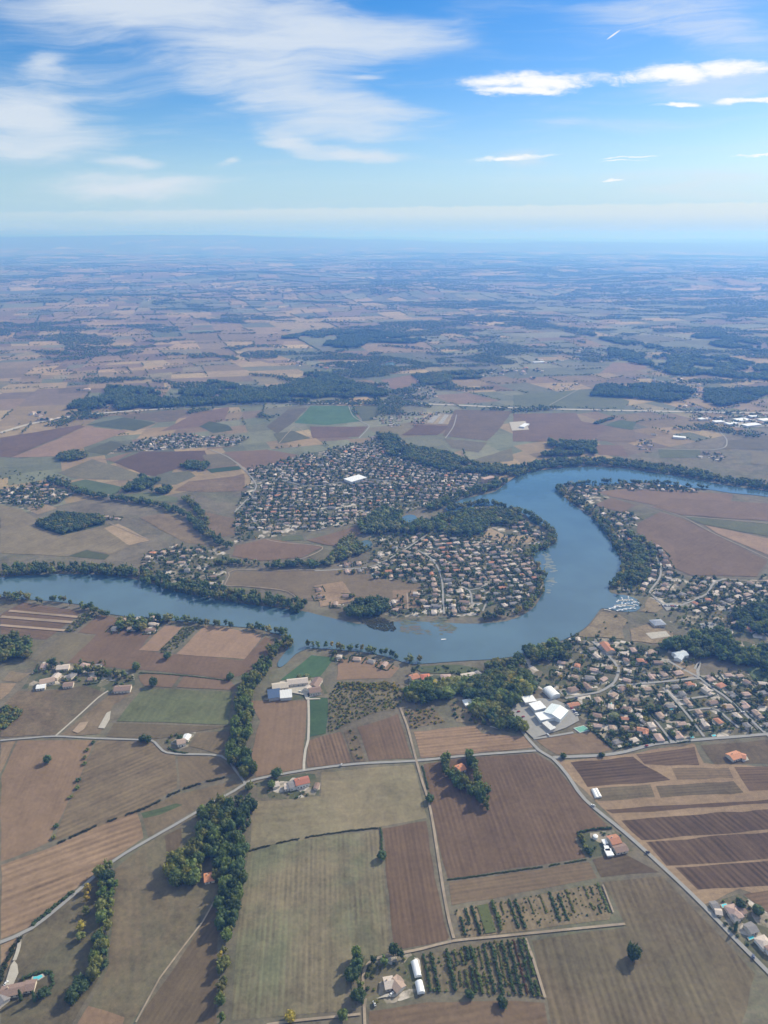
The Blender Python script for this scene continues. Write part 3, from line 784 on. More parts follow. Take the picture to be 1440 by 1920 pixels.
# woods: tree height, spacing, mix ; where ; outline
WOODS = """13 6 gdddg;thick part of the stream wood;398,1590 446,1572 449,1620 440,1668 412,1662 398,1628
14 5.2 gdgo;dense copse of the purple field;828,1428 842,1422 852,1450 868,1464 892,1483 915,1500 914,1521 902,1515 880,1494 853,1476 836,1458
13 5.2 gdgo;inner arm of the copse in the purple field;872,1417 883,1416 891,1440 899,1462 915,1490 908,1499 889,1469 881,1441
12 9.5 dgdgo;tree filled park on the peninsula tip;800,985 840,966 925,955 985,975 965,986 922,984 905,996 870,1002 830,1004
12 13 dgogy;loose trees round the river houses;752,1284 830,1282 905,1270 985,1257 1000,1300 965,1312 925,1342 900,1352 862,1314 800,1302
15 7 dgdgo;upper wood of the stream;376,1530 430,1508 434,1533 428,1567 400,1590 376,1578
14 6.5 gogoy;walnut grove round the wood cottage;338,1602 380,1588 392,1603 380,1625 378,1655 333,1668 306,1656
18 9.5 ddg;great wood under the far slope;120,777 140,757 200,747 200,727 287,733 290,740 373,733 393,717 417,720 480,733 517,728 557,720 583,708 557,703 620,703 667,723 727,737 727,752 660,752 627,743 595,748 577,756 480,756 317,765 220,770 217,760 167,771
17 11 ddd;dark wood on the plateau;602,652 640,627 693,620 817,642 770,645 690,642 677,653
15 10 dgd;wood strip on the plateau;513,637 577,625 640,620 640,627 577,634
14 10 dgo;wooded hollow beyond the town;787,717 833,700 907,697 903,710 850,712 830,722 800,722
16 10 ddd;rectangular wood beyond the motorway;1107,743 1120,725 1247,723 1307,733 1293,747 1260,755 1193,748
15 10 ddd;wood by the far farm;1320,733 1440,730 1560,728 1560,738 1440,740 1410,753 1347,763 1323,753
16 12 ddg;woods of the upper plateau;1140,653 1220,667 1367,667 1360,672 1440,687 1560,690 1560,715 1440,713 1360,710 1260,703 1213,687 1143,673
16 14 ddd;high wood on the right slope;1290,630 1353,625 1440,650 1560,660 1560,668 1440,664 1343,650
15 13 ddg;long wood on the right slope;1060,617 1113,627 1233,650 1270,663 1147,643
15 9.5 ddg;wood above the far bend;1003,847 1027,830 1117,833 1117,855 1020,857
14 9 dgdo;wood band through the town;707,813 733,813 773,840 813,847 840,853 893,873 955,877 950,893 900,888 847,888 780,868 723,853
16 9 dgdp;wood round the small lakes;673,983 720,957 752,962 757,985 765,990 787,980 820,983 813,1000 763,1002 740,1000 700,1005 675,1000
14 9 pgo;pale trees beside the green pond;640,1017 667,1007 672,1022 690,1036 640,1050 615,1062
14 8.5 dgd;inner wood of the peninsula;873,997 907,983 910,995 880,1012
15 8 dgd;wood on the reed point;648,1150 683,1131 727,1131 727,1156 700,1158 655,1162
15 8.5 ddg;dark wood of the east village;1243,1216 1290,1204 1345,1186 1375,1202 1385,1228 1440,1216 1520,1210 1520,1275 1440,1262 1385,1248 1330,1238 1280,1228
14 8.5 ddg;wood behind the marina houses;1372,1152 1440,1132 1500,1130 1500,1190 1440,1192 1390,1186
14 8 gdo;wood beside the riverside scrub;760,1302 800,1278 820,1292 815,1326 770,1322
14 8 ddgo;wood north of the factory;863,1292 930,1272 975,1300 962,1330 920,1328 900,1318
13 8 dgo;shore trees above the park;985,1226 1040,1207 1070,1217 1060,1240 1000,1246
13 8 dgo;park trees by the river;908,1252 960,1238 985,1243 970,1265 925,1268
14 8 dgo;dark clump at the field edge;0,1208 20,1197 60,1207 57,1236 20,1240 0,1248
12 8 dgo;garden wood of the river cabins;215,1163 300,1163 288,1186 225,1186
4 5 odo;reddish young orchard;0,1326 46,1330 30,1350 0,1372
11 9 dgo;scattered trees of the east shore;1178,1000 1222,1022 1233,1062 1214,1098 1176,1092 1187,1050
12 8.5 dgo;wood above the paddock;900,1330 942,1338 978,1362 985,1374 940,1368 905,1350
10 6.5 dod;dark scrub among the pale suburb;66,986 110,965 198,971 195,983 118,1003
15 9 dgd;farm trees of the stream country;228,925 250,908 270,897 285,905 300,903 325,925 300,927 270,920
13 9 dgo;small wood of the upper fields;108,857 140,848 168,855 150,864 115,866
12 9 dgd;trees of the dark brown field;332,873 360,868 395,872 385,884 350,880"""

SINGLES = """13 11 d;lone dark tree in the wide stubble field;1187,1796
9 8 d;lone dark tree in the ochre field;90,1430
7.5 8 d;tree on the boundary of pale and brown fields;716,1610
8 8 d;pair of round trees beside the lane;268,1390
8 8 d;second of two round trees beside the lane;278,1391
12 11 d;big round tree beside the lane bridge;519,1458
11 11 d;dark tree beside the blue green field;288,1286
11 12 g;tall tree among the rosy fields;256,1256
10 10 d;tree by the end of the dark scrub strip;314,1235
9 10 d;tree at the foot of the rosy field;432,1274
7 8 y;yellowing tree by the sandy track;545,1912
7 8 g;small green tree by the sandy track;643,1908
9 9 d;dark bush under the nursery rows;942,1884
8 7 d;dark bush at the lower nursery edge;881,1868
7 8 d;tree beside the earth track culvert;806,1502
9 9 g;round tree at the top of the villa drive;671,1808
9 9 o;yellow green tree behind the tiled cottage;407,1648
9 10 g;round tree beside the factory lot;975,1364
10 13 p;pale tall tree in the factory gardens;1148,1350
13 8 d;dark cypress on the villa lawn;66,1877
8 8 d;round tree beside the villa lawn;83,1868
13 8 d;dark evergreen by the pool hedge;40,1875
8 8 g;tree beside the roadside farm;510,1476
7 7 d;tree behind the small lane farm;338,1388
7 8 p;pale bush behind the long barns;561,1272
7 8 p;second pale bush behind the long barns;575,1270
9 9 o;tree under the lane bridge;468,1481
7 7 d;round bush by the lane fork;1056,1420
6 7 d;round bush on the village lane;1127,1418
8 9 d;tree beside the two vineyard villas;1420,1712
8 8 d;tree at the boundary of the octagonal villa;1388,1702
12 9 d;cypress throwing a long shadow on the road;1378,1745"""
# ------------------------------------------------------------------ farmland sheets
def farm_attrs(me, col, alt, par, uvs):
    """per-corner colour, second colour, row parameters and row coordinates (all arrays over loops)"""
    n = len(me.loops)
    for nm, a in (("col", col), ("alt", alt), ("par", par)):
        at = me.attributes.new(nm, 'FLOAT_COLOR', 'CORNER')
        b = np.ones((n, 4), np.float32)
        b[:, :3] = a
        at.data.foreach_set('color', b.ravel())
    uv = me.uv_layers.new(name="rows")
    uv.data.foreach_set('uv', np.ascontiguousarray(uvs, np.float32).ravel())


TRACED = []          # outlines that far woods and parcels must not cover
zi = 0.06
for ln in FIELDS.strip().split('\n'):
    head, label, pts = ln.split(';')
    h1, h2, edge, per, con, mot = head.split()
    p = P(pts)
    cx, cy = sum(q[0] for q in p) / len(p), sum(q[1] for q in p) / len(p)
    dist = math.hypot(cx, cy, CAM_H)
    if ':' in edge:
        a, b = P(edge.replace(':', ' '))
    else:
        k = int(edge) % len(p)
        a, b = p[k], p[(k + 1) % len(p)]
    L = math.hypot(b[0] - a[0], b[1] - a[1])
    du = ((b[0] - a[0]) / L, (b[1] - a[1]) / L)
    TRACED.append(p)
    q = p
    if dist < 1500:          # leave a grassy margin between plots
        q, sg = [], (1 if poly_area(p) > 0 else -1)
        for n_ in range(len(p)):
            A, Bp, C_ = p[n_ - 1], p[n_], p[(n_ + 1) % len(p)]
            n1, n2 = (Bp[1] - A[1], A[0] - Bp[0]), (C_[1] - Bp[1], Bp[0] - C_[0])
            l1, l2 = math.hypot(*n1) + 1e-6, math.hypot(*n2) + 1e-6
            vx, vy = n1[0] / l1 + n2[0] / l2, n1[1] / l1 + n2[1] / l2
            lv_ = max(math.hypot(vx, vy), .5)
            q.append((Bp[0] - sg * vx / lv_ * 1.0, Bp[1] - sg * vy / lv_ * 1.0))
    rp = ragged(q, 14.0, 1.0 + dist / 1500, len(TRACED))
    zi += 0.005
    o = sheet("field", rp, zi, M_FIELD, 'structure', label)
    me = o.data
    v = np.array([me.vertices[l.vertex_index].co[:2] for l in me.loops])
    uv = np.stack([(v[:, 0] - a[0]) * du[0] + (v[:, 1] - a[1]) * du[1], -(v[:, 0] - a[0]) * du[1] + (v[:, 1] - a[1]) * du[0]], 1)
    farm_attrs(me, alb(h1[:6], dist), alb(h2[:6], dist), (float(per), float(con), float(mot)), uv)

zg = 0.02
for ln in GARDENS.split('\n'):
    label, pts = ln.split(';')
    p = P(pts)
    TRACED.append(p)
    zg += 0.0015
    sheet("village_ground", ragged(p, 14, 2.0, 77), zg, M_GARDEN, 'structure', label)

riv = catmull(P(RIVER), True, 14.0)
TRACED.append(riv)
river = sheet("river", riv, 0.66, M_WATER, 'structure', 'wide blue green river looping round the peninsula town')
for lab, mat, pts in (('small lake beside the peninsula causeway', M_WATER, "750,974 763,966 778,967 783,978 772,988 760,990 752,984"),
                      ('pale green pond among the lake trees', M_POND, "668,1020 690,1013 698,1022 686,1033 674,1030"),
                      ('distant pale reservoir in the fields', M_POND, "716,684 735,678 742,685 718,687")):
    p = catmull(P(pts), True, 6.0)
    TRACED.append(p)
    sheet("lake", p, 0.66, mat, 'structure', lab)
for lab, pts in (('pale weed bed floating along the town shore', "735,1170 770,1160 830,1158 880,1172 860,1186 810,1190 760,1188"),
                 ('glinting weed streaks off the peninsula shore', "1018,1036 1032,1040 1040,1075 1036,1105 1026,1118 1030,1085 1022,1060"),
                 ('small weed streak off the far headland', "1068,903 1085,897 1094,898 1078,907")):
    p = ragged(catmull(P(pts), True, 8.0), 4, 5.0, 3)
    V, F = [], []
    ys = [q[1] for q in p]
    xs = [q[0] for q in p]
    for i in range(420 if 'glint' not in lab else 260):
        x, y = RD.uniform(min(xs), max(xs)), RD.uniform(min(ys), max(ys))
        if inside1(x, y, p) and float(vnoise(x / 16, y / 16, 4)) > .42:
            r = RD.uniform(.8, 3.2)
            n0 = len(V)
            for j in range(7):
                t = j * 6.283 / 7
                V.append((x + r * RD.uniform(.6, 1.2) * math.cos(t) * 1.8, y + r * RD.uniform(.6, 1.2) * math.sin(t), .68 + i * 2e-5))
            F.append(list(range(n0, n0 + 7)))
    me = bpy.data.meshes.new("water_weed")
    me.from_pydata(V, [], F)
    me.materials.append(M_WEED if 'glint' not in lab else plain("pale_water_weed", (.15, .175, .155), .6, .3, .3))
    tag(link("water_weed", me), lab, None, None, 'stuff')

zr = 0.69
for ln in ROADS.split('\n'):
    head, label, pts = ln.split(';')
    w, kind = head.split()
    mat = {'a': M_ASPH, 't': M_TRACK, 'p': M_PALE if P(pts)[0][1] < 1000 else M_TRACK}[kind]
    zr += 0.006
    pp = P(pts)
    ribbon("road" if kind == 'a' else "track", pp, float(w) * (.62 if kind == 'a' else .66 if pp[0][1] < 1000 else .45), zr, mat, label)
mpts = P(MOTOR)
ribbon("motorway", mpts, 17, zr + .01, M_PALE, 'straight motorway across the plain')
MOT = catmull(mpts, False, 40)
MISC = (("car_park", M_ASPH, "950,1326 988,1315 1012,1310 1040,1312 1078,1330 1086,1352 1060,1366 1030,1376 1000,1385 975,1362", 'grey asphalt lot round the white factory'),
        ("car_park", M_ASPH, "1240,1133 1262,1131 1276,1140 1250,1146", 'parking place behind the marina'),
        ("car_park", M_ASPH, "1310,1170 1340,1166 1346,1178 1318,1184", 'parking place in the east wood'),
        ("sports_ground", M_PALE, "1210,1188 1248,1184 1257,1194 1222,1199", 'pale fenced sports ground by the beach'),
        ("courtyard", M_PALE, "706,1874 722,1866 736,1862 746,1867 740,1871 722,1871", 'pale terrace of the garden villa'),
        ("courtyard", M_PALE, "4,1858 11,1842 20,1812 27,1802 33,1810 35,1826 26,1846", 'wide pale forecourt of the villa with the pool'),
        ("courtyard", M_PALE, "533,1283 560,1288 584,1283 586,1276 592,1272 597,1278 586,1296 576,1302 578,1310 600,1310 601,1312 574,1313 570,1304 548,1300 530,1300 540,1294", 'pale farmyard between the long barns'),
        ("courtyard", M_PALE, "1388,1424 1400,1419 1404,1426 1393,1430", 'white terrace of the orange roofed house'),
        ("dirt_patch", M_SAND, "136,1372 150,1356 166,1354 158,1368 146,1376", 'pale diggings in the dry plot'),
        ("dirt_patch", M_PALE, "184,1366 200,1338 208,1334 206,1350 196,1367", 'long pale diggings in the dry plot'),
        ("hardstanding", M_PALE, "955,792 985,790 992,806 960,808", 'pale yard of the distant farm'),
        ("hardstanding", M_PALE, "1370,794 1440,782 1500,780 1500,798 1440,800 1380,802", 'pale yards of the distant trading estate'))
for i, (nm, mat, pts, lab) in enumerate(MISC):
    sheet(nm, P(pts), zr + .02 + .005 * i, mat, 'structure', lab)

# pale sown strips of the market garden and hedge lines between plots
for lab, mat, w, pts in (('pale grass strip in the market garden', M_SAND, 6, "17,1146 150,1158"), ('second pale grass strip in the market garden', M_SAND, 7, "2,1157 140,1168"),
                         ('third pale grass strip in the market garden', M_SAND, 6, "0,1173 122,1183"), ('dark strip of the striped tan field', M_ASPH, 18, "822,777 806,793"),
                         ('second dark strip of the striped tan field', M_ASPH, 14, "838,778 825,795"), 
                         ('pale double wheel track over the meadow', M_TRACK, 1.5, "404,1688 380,1730 345,1775 300,1835 255,1918"),
                         ('pale path along the nursery edge', M_TRACK, 2.2, "985,1760 1000,1800 1022,1872"), ('pale path under the upper nursery', M_TRACK, 1.6, "1130,1660 1150,1712")):
    zr += 0.004
    ribbon("track", P(pts), w, zr + .1, mat, lab, False)

# ------------------------------------------------------------------ ground sheet and far parcels
gx = np.concatenate([np.linspace(-60000, -9000, 12), np.linspace(-7500, 7500, 61), np.linspace(9000, 60000, 12)])
gy = np.concatenate([np.linspace(-6000, 1500, 10), np.linspace(1750, 16000, 90), np.linspace(16500, 46000, 60), np.linspace(48000, 64000, 6)])
XX, YY = np.meshgrid(gx, gy)
ZZ = hgt(XX, YY) - 14 * sstep(np.hypot(XX, YY), 3300, 5200) * (1 - sstep(YY, 20000, 23000)) - .02
V = np.stack([XX, YY, ZZ], -1).reshape(-1, 3)
nx = len(gx)
ii = (np.arange(len(gy) - 1)[:, None] * nx + np.arange(nx - 1)[None]).ravel()
T = np.concatenate([np.stack([ii, ii + 1, ii + nx + 1], 1), np.stack([ii, ii + nx + 1, ii + nx], 1)])
me = mesh_np("ground", V, T, M_FIELD, None, True)
lv = np.empty(len(me.loops), np.int32)
me.loops.foreach_get('vertex_index', lv)
farm_attrs(me, (.155, .135, .095), (.12, .125, .075), (7.0, .06, .8), V[lv][:, :2])
tag(link("ground", me), 'dry grassy plain under the whole landscape', None, None, 'structure')

WOODP, HEDGES, HAMLETS = [], [], []


def parcels():
    V, F, C, A, U, PR = [], [], [], [], [], []
    tan = ["a0855f", "947a62", "836a58", "ae9268", "8c785a", "98805f", "8f8462", "b8a074", "7e6b5c", "a89069"]
    grn = ["727a60", "7b8066", "66705a", "82846c", "737462", "5f6b52"]

    def put(q):
        cx, cy = sum(p[0] for p in q) / 4, sum(p[1] for p in q) / 4
        d = math.hypot(cx, cy)
        if abs(cx) > cy * .72 + 500 or d < 1650:
            return
        near = d < 4200 and in_traced(cx, cy)
        r = RD.random()
        g = .30 + .34 * float(sstep(cx / max(cy, 1), -.25, .3)) + .25 * (float(vnoise(cx / 900, cy / 900, 21)) - .5)
        reg = float(vnoise(cx / 1300 + 3, cy / 850, 51))
        if RD.random() < .5:
            base = lin((tan + grn)[min(15, int(reg * 16))])
        else:
            base = lin(RD.choice(grn) if r < g else RD.choice(tan))
        base = (base * .88 + base.mean() * .12) * RD.uniform(.66, 1.1) * .98
        base = base * .68 + np.array([.150, .140, .115]) * .32
        base = base * np.array([1.0, .98, .9])
        wn = .05 + .5 * max(0, float(vnoise(cx / 1500, cy / 700, 31)) - .36) + .09 * float(sstep(cx / max(cy, 1), -.3, .35)) + .05 * float(sstep(d, 5000, 9000))
        wood = False
        if wood:
            WOODP.append((q, d))
            base = np.array([.05, .06, .03])
        else:
            for e in range(4):
                if RD.random() < (.27 if d > 2300 else .06) and not near:
                    HEDGES.append((q[e], q[(e + 1) % 4], d))
            if RD.random() < .035 and 2300 < d < 13000 and not near:
                HAMLETS.append((cx, cy, d))
        n0 = len(V)
        for p in q:
            V.append((p[0], p[1], float(hgt(p[0], p[1])) + .01))
        V.append((cx, cy, float(hgt(cx, cy)) + .01))
        L = math.hypot(q[1][0] - q[0][0], q[1][1] - q[0][1]) + 1e-6
        du = ((q[1][0] - q[0][0]) / L, (q[1][1] - q[0][1]) / L)
        if RD.random() < .4:
            du = (-du[1], du[0])
        for e in range(4):
            F.append((n0 + e, n0 + (e + 1) % 4, n0 + 4))
            for j in F[-1]:
                x, y = V[j][0], V[j][1]
                C.append(base)
                A.append(base * np.array([.85, .92, .8]))
                U.append((x * du[0] + y * du[1], -x * du[1] + y * du[0]))
                PR.append((9.0, .07, .35))

    def split(q, depth):
        cx, cy = sum(p[0] for p in q) / 4, sum(p[1] for p in q) / 4
        d = math.hypot(cx, cy)
        l0 = math.hypot(q[1][0] - q[0][0], q[1][1] - q[0][1]) + math.hypot(q[2][0] - q[3][0], q[2][1] - q[3][1])
        l1 = math.hypot(q[2][0] - q[1][0], q[2][1] - q[1][1]) + math.hypot(q[3][0] - q[0][0], q[3][1] - q[0][1])
        R0 = math.hypot(l0, l1)
        if abs(cx) > cy * .72 + R0 or cy < 1200 - R0:
            return
        target = (100 + .022 * max(0, d - 1800)) * (.45 + 1.5 * float(vnoise(cx / 600 + 7, cy / 600, 13)))
        if max(l0, l1) / 2 < target * RD.uniform(.9, 1.5):
            return put(q)
        t, s = RD.uniform(.36, .64), RD.uniform(-.07, .07)
        if l0 < l1:
            q = q[1:] + q[:1]
        a = tuple(q[0][k] + (q[1][k] - q[0][k]) * (t + s) for k in (0, 1))
        b = tuple(q[3][k] + (q[2][k] - q[3][k]) * (t - s) for k in (0, 1))
        split([q[0], a, b, q[3]], depth + 1)
        split([a, q[1], q[2], b], depth + 1)
    c, s = math.cos(.31), math.sin(.31)
    blk = 3600
    for i in range(-9, 13):
        for j in range(-9, 14):
            qs = []
            for u, v in ((0, 0), (1, 0), (1, 1), (0, 1)):
                X, Y = (i + u) * blk, (j + v) * blk
                jx, jy = (float(vnoise(i + u + .3, j + v + .7, 41)) - .5) * 1500, (float(vnoise(i + u + .1, j + v + .2, 42)) - .5) * 1500
                X, Y = X + jx, Y + jy
                qs.append((X * c - Y * s, X * s + Y * c + 9000))
            cy = sum(q[1] for q in qs) / 4
            if 0 < cy < 24500:
                split(qs, 0)
    me = mesh_np("farmland", np.array(V), np.array(F), M_FIELD)
    farm_attrs(me, np.array(C), np.array(A), np.array(PR), np.array(U))
    tag(link("farmland", me), 'patchwork of distant fields reaching to the hills', None, None, 'structure')


parcels()

# ------------------------------------------------------------------ shapes of crowns and houses
def ico(sub):
    bm = bmesh.new()
    bmesh.ops.create_icosphere(bm, subdivisions=sub, radius=1.0)
    V = np.array([v.co[:] for v in bm.verts])
    T = np.array([[v.index for v in f.verts] for f in bm.faces])
    bm.free()
    return V, T


ICO1, ICO2 = ico(1), ico(2)


def crown_shape(kind, lobes, ic, leaves, seed):
    """crown in unit box: radius 1, height 0..1"""
    r = np.random.default_rng(seed)
    Vs, Ts, n = [], [], 0
    asp = {'b': .5, 't': .3, 'c': .2, 's': .62}[kind]
    cs = []
    for i in range(lobes):
        an = i * 2.4 + r.uniform(0, .6)
        if kind == 'b':
            z = .36 + .42 * (i + .5) / lobes + r.uniform(-.06, .06)
            rr = .66 * math.sqrt(max(.05, 1 - ((z - .56) / .5) ** 2)) * r.uniform(.55, 1.0)
            lr = r.uniform(.36, .52)
        elif kind == 't':
            z = .22 + .66 * (i + .5) / lobes
            rr = .5 * math.sqrt(max(.05, 1 - ((z - .5) / .52) ** 2)) * r.uniform(.4, 1.0)
            lr = r.uniform(.42, .6)
        elif kind == 'c':
            z = .1 + .78 * (i + .5) / lobes
            rr, lr = .15 * (1.05 - z), (.95 * (1.02 - z)) ** .7 * r.uniform(.75, .95)
        else:
            z = r.uniform(.3, .55)
            rr, lr = r.uniform(.1, .62), r.uniform(.38, .55)
        c = np.array([rr * math.cos(an), rr * math.sin(an), z])
        cs.append((c, lr))
        V = ic[0].copy()
        k = 1 + .28 * (vnoise(V[:, 0] * 2.1 + seed + i, V[:, 1] * 2.1 + V[:, 2] * 1.7, seed) - .5) * 2
        V = V * (lr * k)[:, None] * np.array([1, 1, asp]) + c
        Vs.append(V)
        Ts.append(ic[1] + n)
        n += len(V)
    if leaves:
        k = r.integers(0, lobes, leaves)
        d = r.normal(size=(leaves, 3))
        d /= np.linalg.norm(d, axis=1)[:, None]
        C = np.array([cs[j][0] for j in k])
        L = np.array([cs[j][1] for j in k])
        ctr = C + d * (L * r.uniform(.9, 1.22, leaves))[:, None] * np.array([1, 1, asp])
        s = r.uniform(.10, .2, leaves)[:, None, None] * (1.3 if lobes < 7 else 1)
        tri = ctr[:, None, :] + r.normal(size=(leaves, 3, 3)) * s * np.array([1, 1, asp])
        Vs.append(tri.reshape(-1, 3))
        Ts.append(np.arange(leaves * 3).reshape(-1, 3) + n)
    V = np.concatenate(Vs)
    V[:, 2] = np.maximum(V[:, 2], .02 if kind in 'sc' else .12)
    return V, np.concatenate(Ts)


NEAR = {k: [crown_shape(k, {'b': 13, 't': 11, 'c': 9, 's': 8}[k], ICO2, 620, 10 * i + ord(k)) for i in range(4)] for k in 'btcs'}
MID = {k: [crown_shape(k, {'b': 6, 't': 5, 'c': 4, 's': 4}[k], ICO1, 64, 31 * i + ord(k)) for i in range(5)] for k in 'btcs'}
FARC = [crown_shape('b', 2, ICO1, 10, 70 + i) for i in range(4)]
TINTS = {'g': (.130, .172, .056), 'd': (.080, .122, .054), 'y': (.30, .25, .05), 'o': (.17, .18, .056), 'p': (.22, .24, .13), 'r': (.12, .065, .035)}
TINTW = {'g': 'green', 'd': 'dark green', 'y': 'yellowing', 'o': 'olive green', 'p': 'pale green', 'r': 'reddish'}
TREES = []           # x, y, r, h, shape, tint, label, group


def merge(name, items, shapes, mat, label, smooth=False):
    """many small plants in one mesh: items (x, y, z, r, h, shape index, tint)"""
    if not items:
        return
    A = np.array([(i[0], i[1], i[2], i[3], i[4]) for i in items])
    idx = np.array([i[5] for i in items]) % len(shapes)
    tint = np.array([i[6] for i in items])
    Vs, Ts, Cs, n = [], [], [], 0
    for k, (SV, ST) in enumerate(shapes):
        s = idx == k
        m = int(s.sum())
        if not m:
            continue
        B = A[s]
        th = RN.uniform(0, 6.283, m)
        c, sn = np.cos(th)[:, None], np.sin(th)[:, None]
        X = (SV[None, :, 0] * c - SV[None, :, 1] * sn) * B[:, 3:4] + B[:, 0:1]
        Y = (SV[None, :, 0] * sn + SV[None, :, 1] * c) * B[:, 3:4] + B[:, 1:2]
        Z = SV[None, :, 2] * B[:, 4:5] + B[:, 2:3]
        Vs.append(np.stack([X, Y, Z], -1).reshape(-1, 3))
        Ts.append((ST[None] + (np.arange(m) * len(SV))[:, None, None] + n).reshape(-1, 3))
        Cs.append(np.repeat(tint[s], len(SV), 0))
        n += m * len(SV)
    me = mesh_np(name, np.concatenate(Vs), np.concatenate(Ts), mat, np.concatenate(Cs), smooth)
    return tag(link(name, me), label, None, None, 'stuff')


def tint_of(t):
    return np.array(TINTS[t]) * RN.uniform(.75, 1.3) * np.array([RN.uniform(.9, 1.15), 1, RN.uniform(.9, 1.1)])


def along(pts, spacing):
    out, acc = [], 0.0
    p = catmull(pts, False, 5.0)
    for a, b in zip(p, p[1:]):
        L = math.hypot(b[0] - a[0], b[1] - a[1])
        while acc < L:
            t = acc / L
            out.append((a[0] + (b[0] - a[0]) * t, a[1] + (b[1] - a[1]) * t, -(b[1] - a[1]) / L, (b[0] - a[0]) / L))
            acc += spacing
        acc -= L
    return out


def fill_poly(p, s, jit=.45):
    xs, ys = [q[0] for q in p], [q[1] for q in p]
    gx, gy = np.meshgrid(np.arange(min(xs), max(xs) + s, s), np.arange(min(ys), max(ys) + s, s * .87))
    gx = gx + (np.arange(gx.shape[0]) % 2)[:, None] * s * .5
    gx, gy = gx.ravel(), gy.ravel()
    gx, gy = gx + RN.uniform(-jit, jit, gx.shape) * s, gy + RN.uniform(-jit, jit, gy.shape) * s
    k = inside(gx, gy, p)
    return list(zip(gx[k], gy[k]))


def tree(x, y, r, h, shape, tint, label=None, group=None, lone=False):
    TREES.append((x, y, r, h, shape, tint, label, group, lone))


def where_label(shape, t, place):
    n = {'b': 'tree', 't': 'tall tree', 'c': 'cypress', 's': 'bush'}[shape]
    return f"{TINTW[t]} {n} in the {place}", f"{TINTW[t]} {n}s, {place}"


for ln in BELTS.split('\n'):
    head, place, pts = ln.split(';')
    w, h, sp, mix = head.split()
    w, h, sp = float(w), float(h), float(sp)
    for (x, y, nx_, ny_) in along(P(pts), sp):
        m = max(1, round(w / sp))
        for j in range(m):
            if RD.random() < .1 + .25 * (float(vnoise(x / 22, y / 22, 17)) > .62):
                continue
            off = ((j + .5) / m - .5) * w + RD.uniform(-.4, .4) * sp
            t = RD.choice(mix)
            k = RD.uniform(.5, 1.15)
            sh = 't' if t in 'yp' or RD.random() < .16 else 'b'
            r = (sp * .72 if m > 1 else sp * .62) * k * (.62 if sh == 't' else 1) + .5
            r = min(r, w * .7 + 1.0)
            lab, gr = where_label(sh, t, place)
            tree(x + nx_ * off + RD.uniform(-2, 2), y + ny_ * off + RD.uniform(-2, 2), r, min(h * RD.uniform(.75, 1.12), r * 3.6), sh, t, lab, gr)
for ln in WOODS.split('\n'):
    head, place, pts = ln.split(';')
    h, sp, mix = head.split()
    p = P(pts)
    TRACED.append(p)
    for (x, y) in fill_poly(p, float(sp)):
        if p[0][1] > 1500 and .6 * float(vnoise(x / 75, y / 75, 15)) + .4 * float(vnoise(x / 28, y / 28, 16)) < (.36 if p[0][1] < 3300 else .5):
            continue
        t = RD.choice(mix)
        sh = 't' if RD.random() < .15 else 'b'
        r = float(sp) * RD.uniform(.58, .95)
        lab, gr = where_label(sh, t, place)
        tree(x, y, r, min(float(h) * RD.uniform(.75, 1.15), r * 3.3), sh, t, lab, gr)
for ln in SINGLES.split('\n'):
    head, lab, pt = ln.split(';')
    h, dm, t = head.split()
    (x, y), = P(pt)
    sh = 'c' if 'cypress' in lab or 'evergreen' in lab else 's' if 'bush' in lab else 't' if 'tall' in lab else 'b'
    tree(x, y, float(dm) / 2 * (.45 if sh == 'c' else 1), float(h) * (.8 if sh == 's' else 1), sh, t, lab, None, True)
# ------------------------------------------------------------------ buildings
ROOFS = {'tan': (.38, .285, .225), 'brown': (.26, .185, .15), 'pink': (.43, .315, .27), 'terracotta': (.44, .21, .13), 'grey': (.23, .22, .215), 'pale': (.53, .46, .40)}
WALLS = {'w': (.66, .60, .52), 'c': (.58, .48, .37), 'g': (.42, .38, .34)}


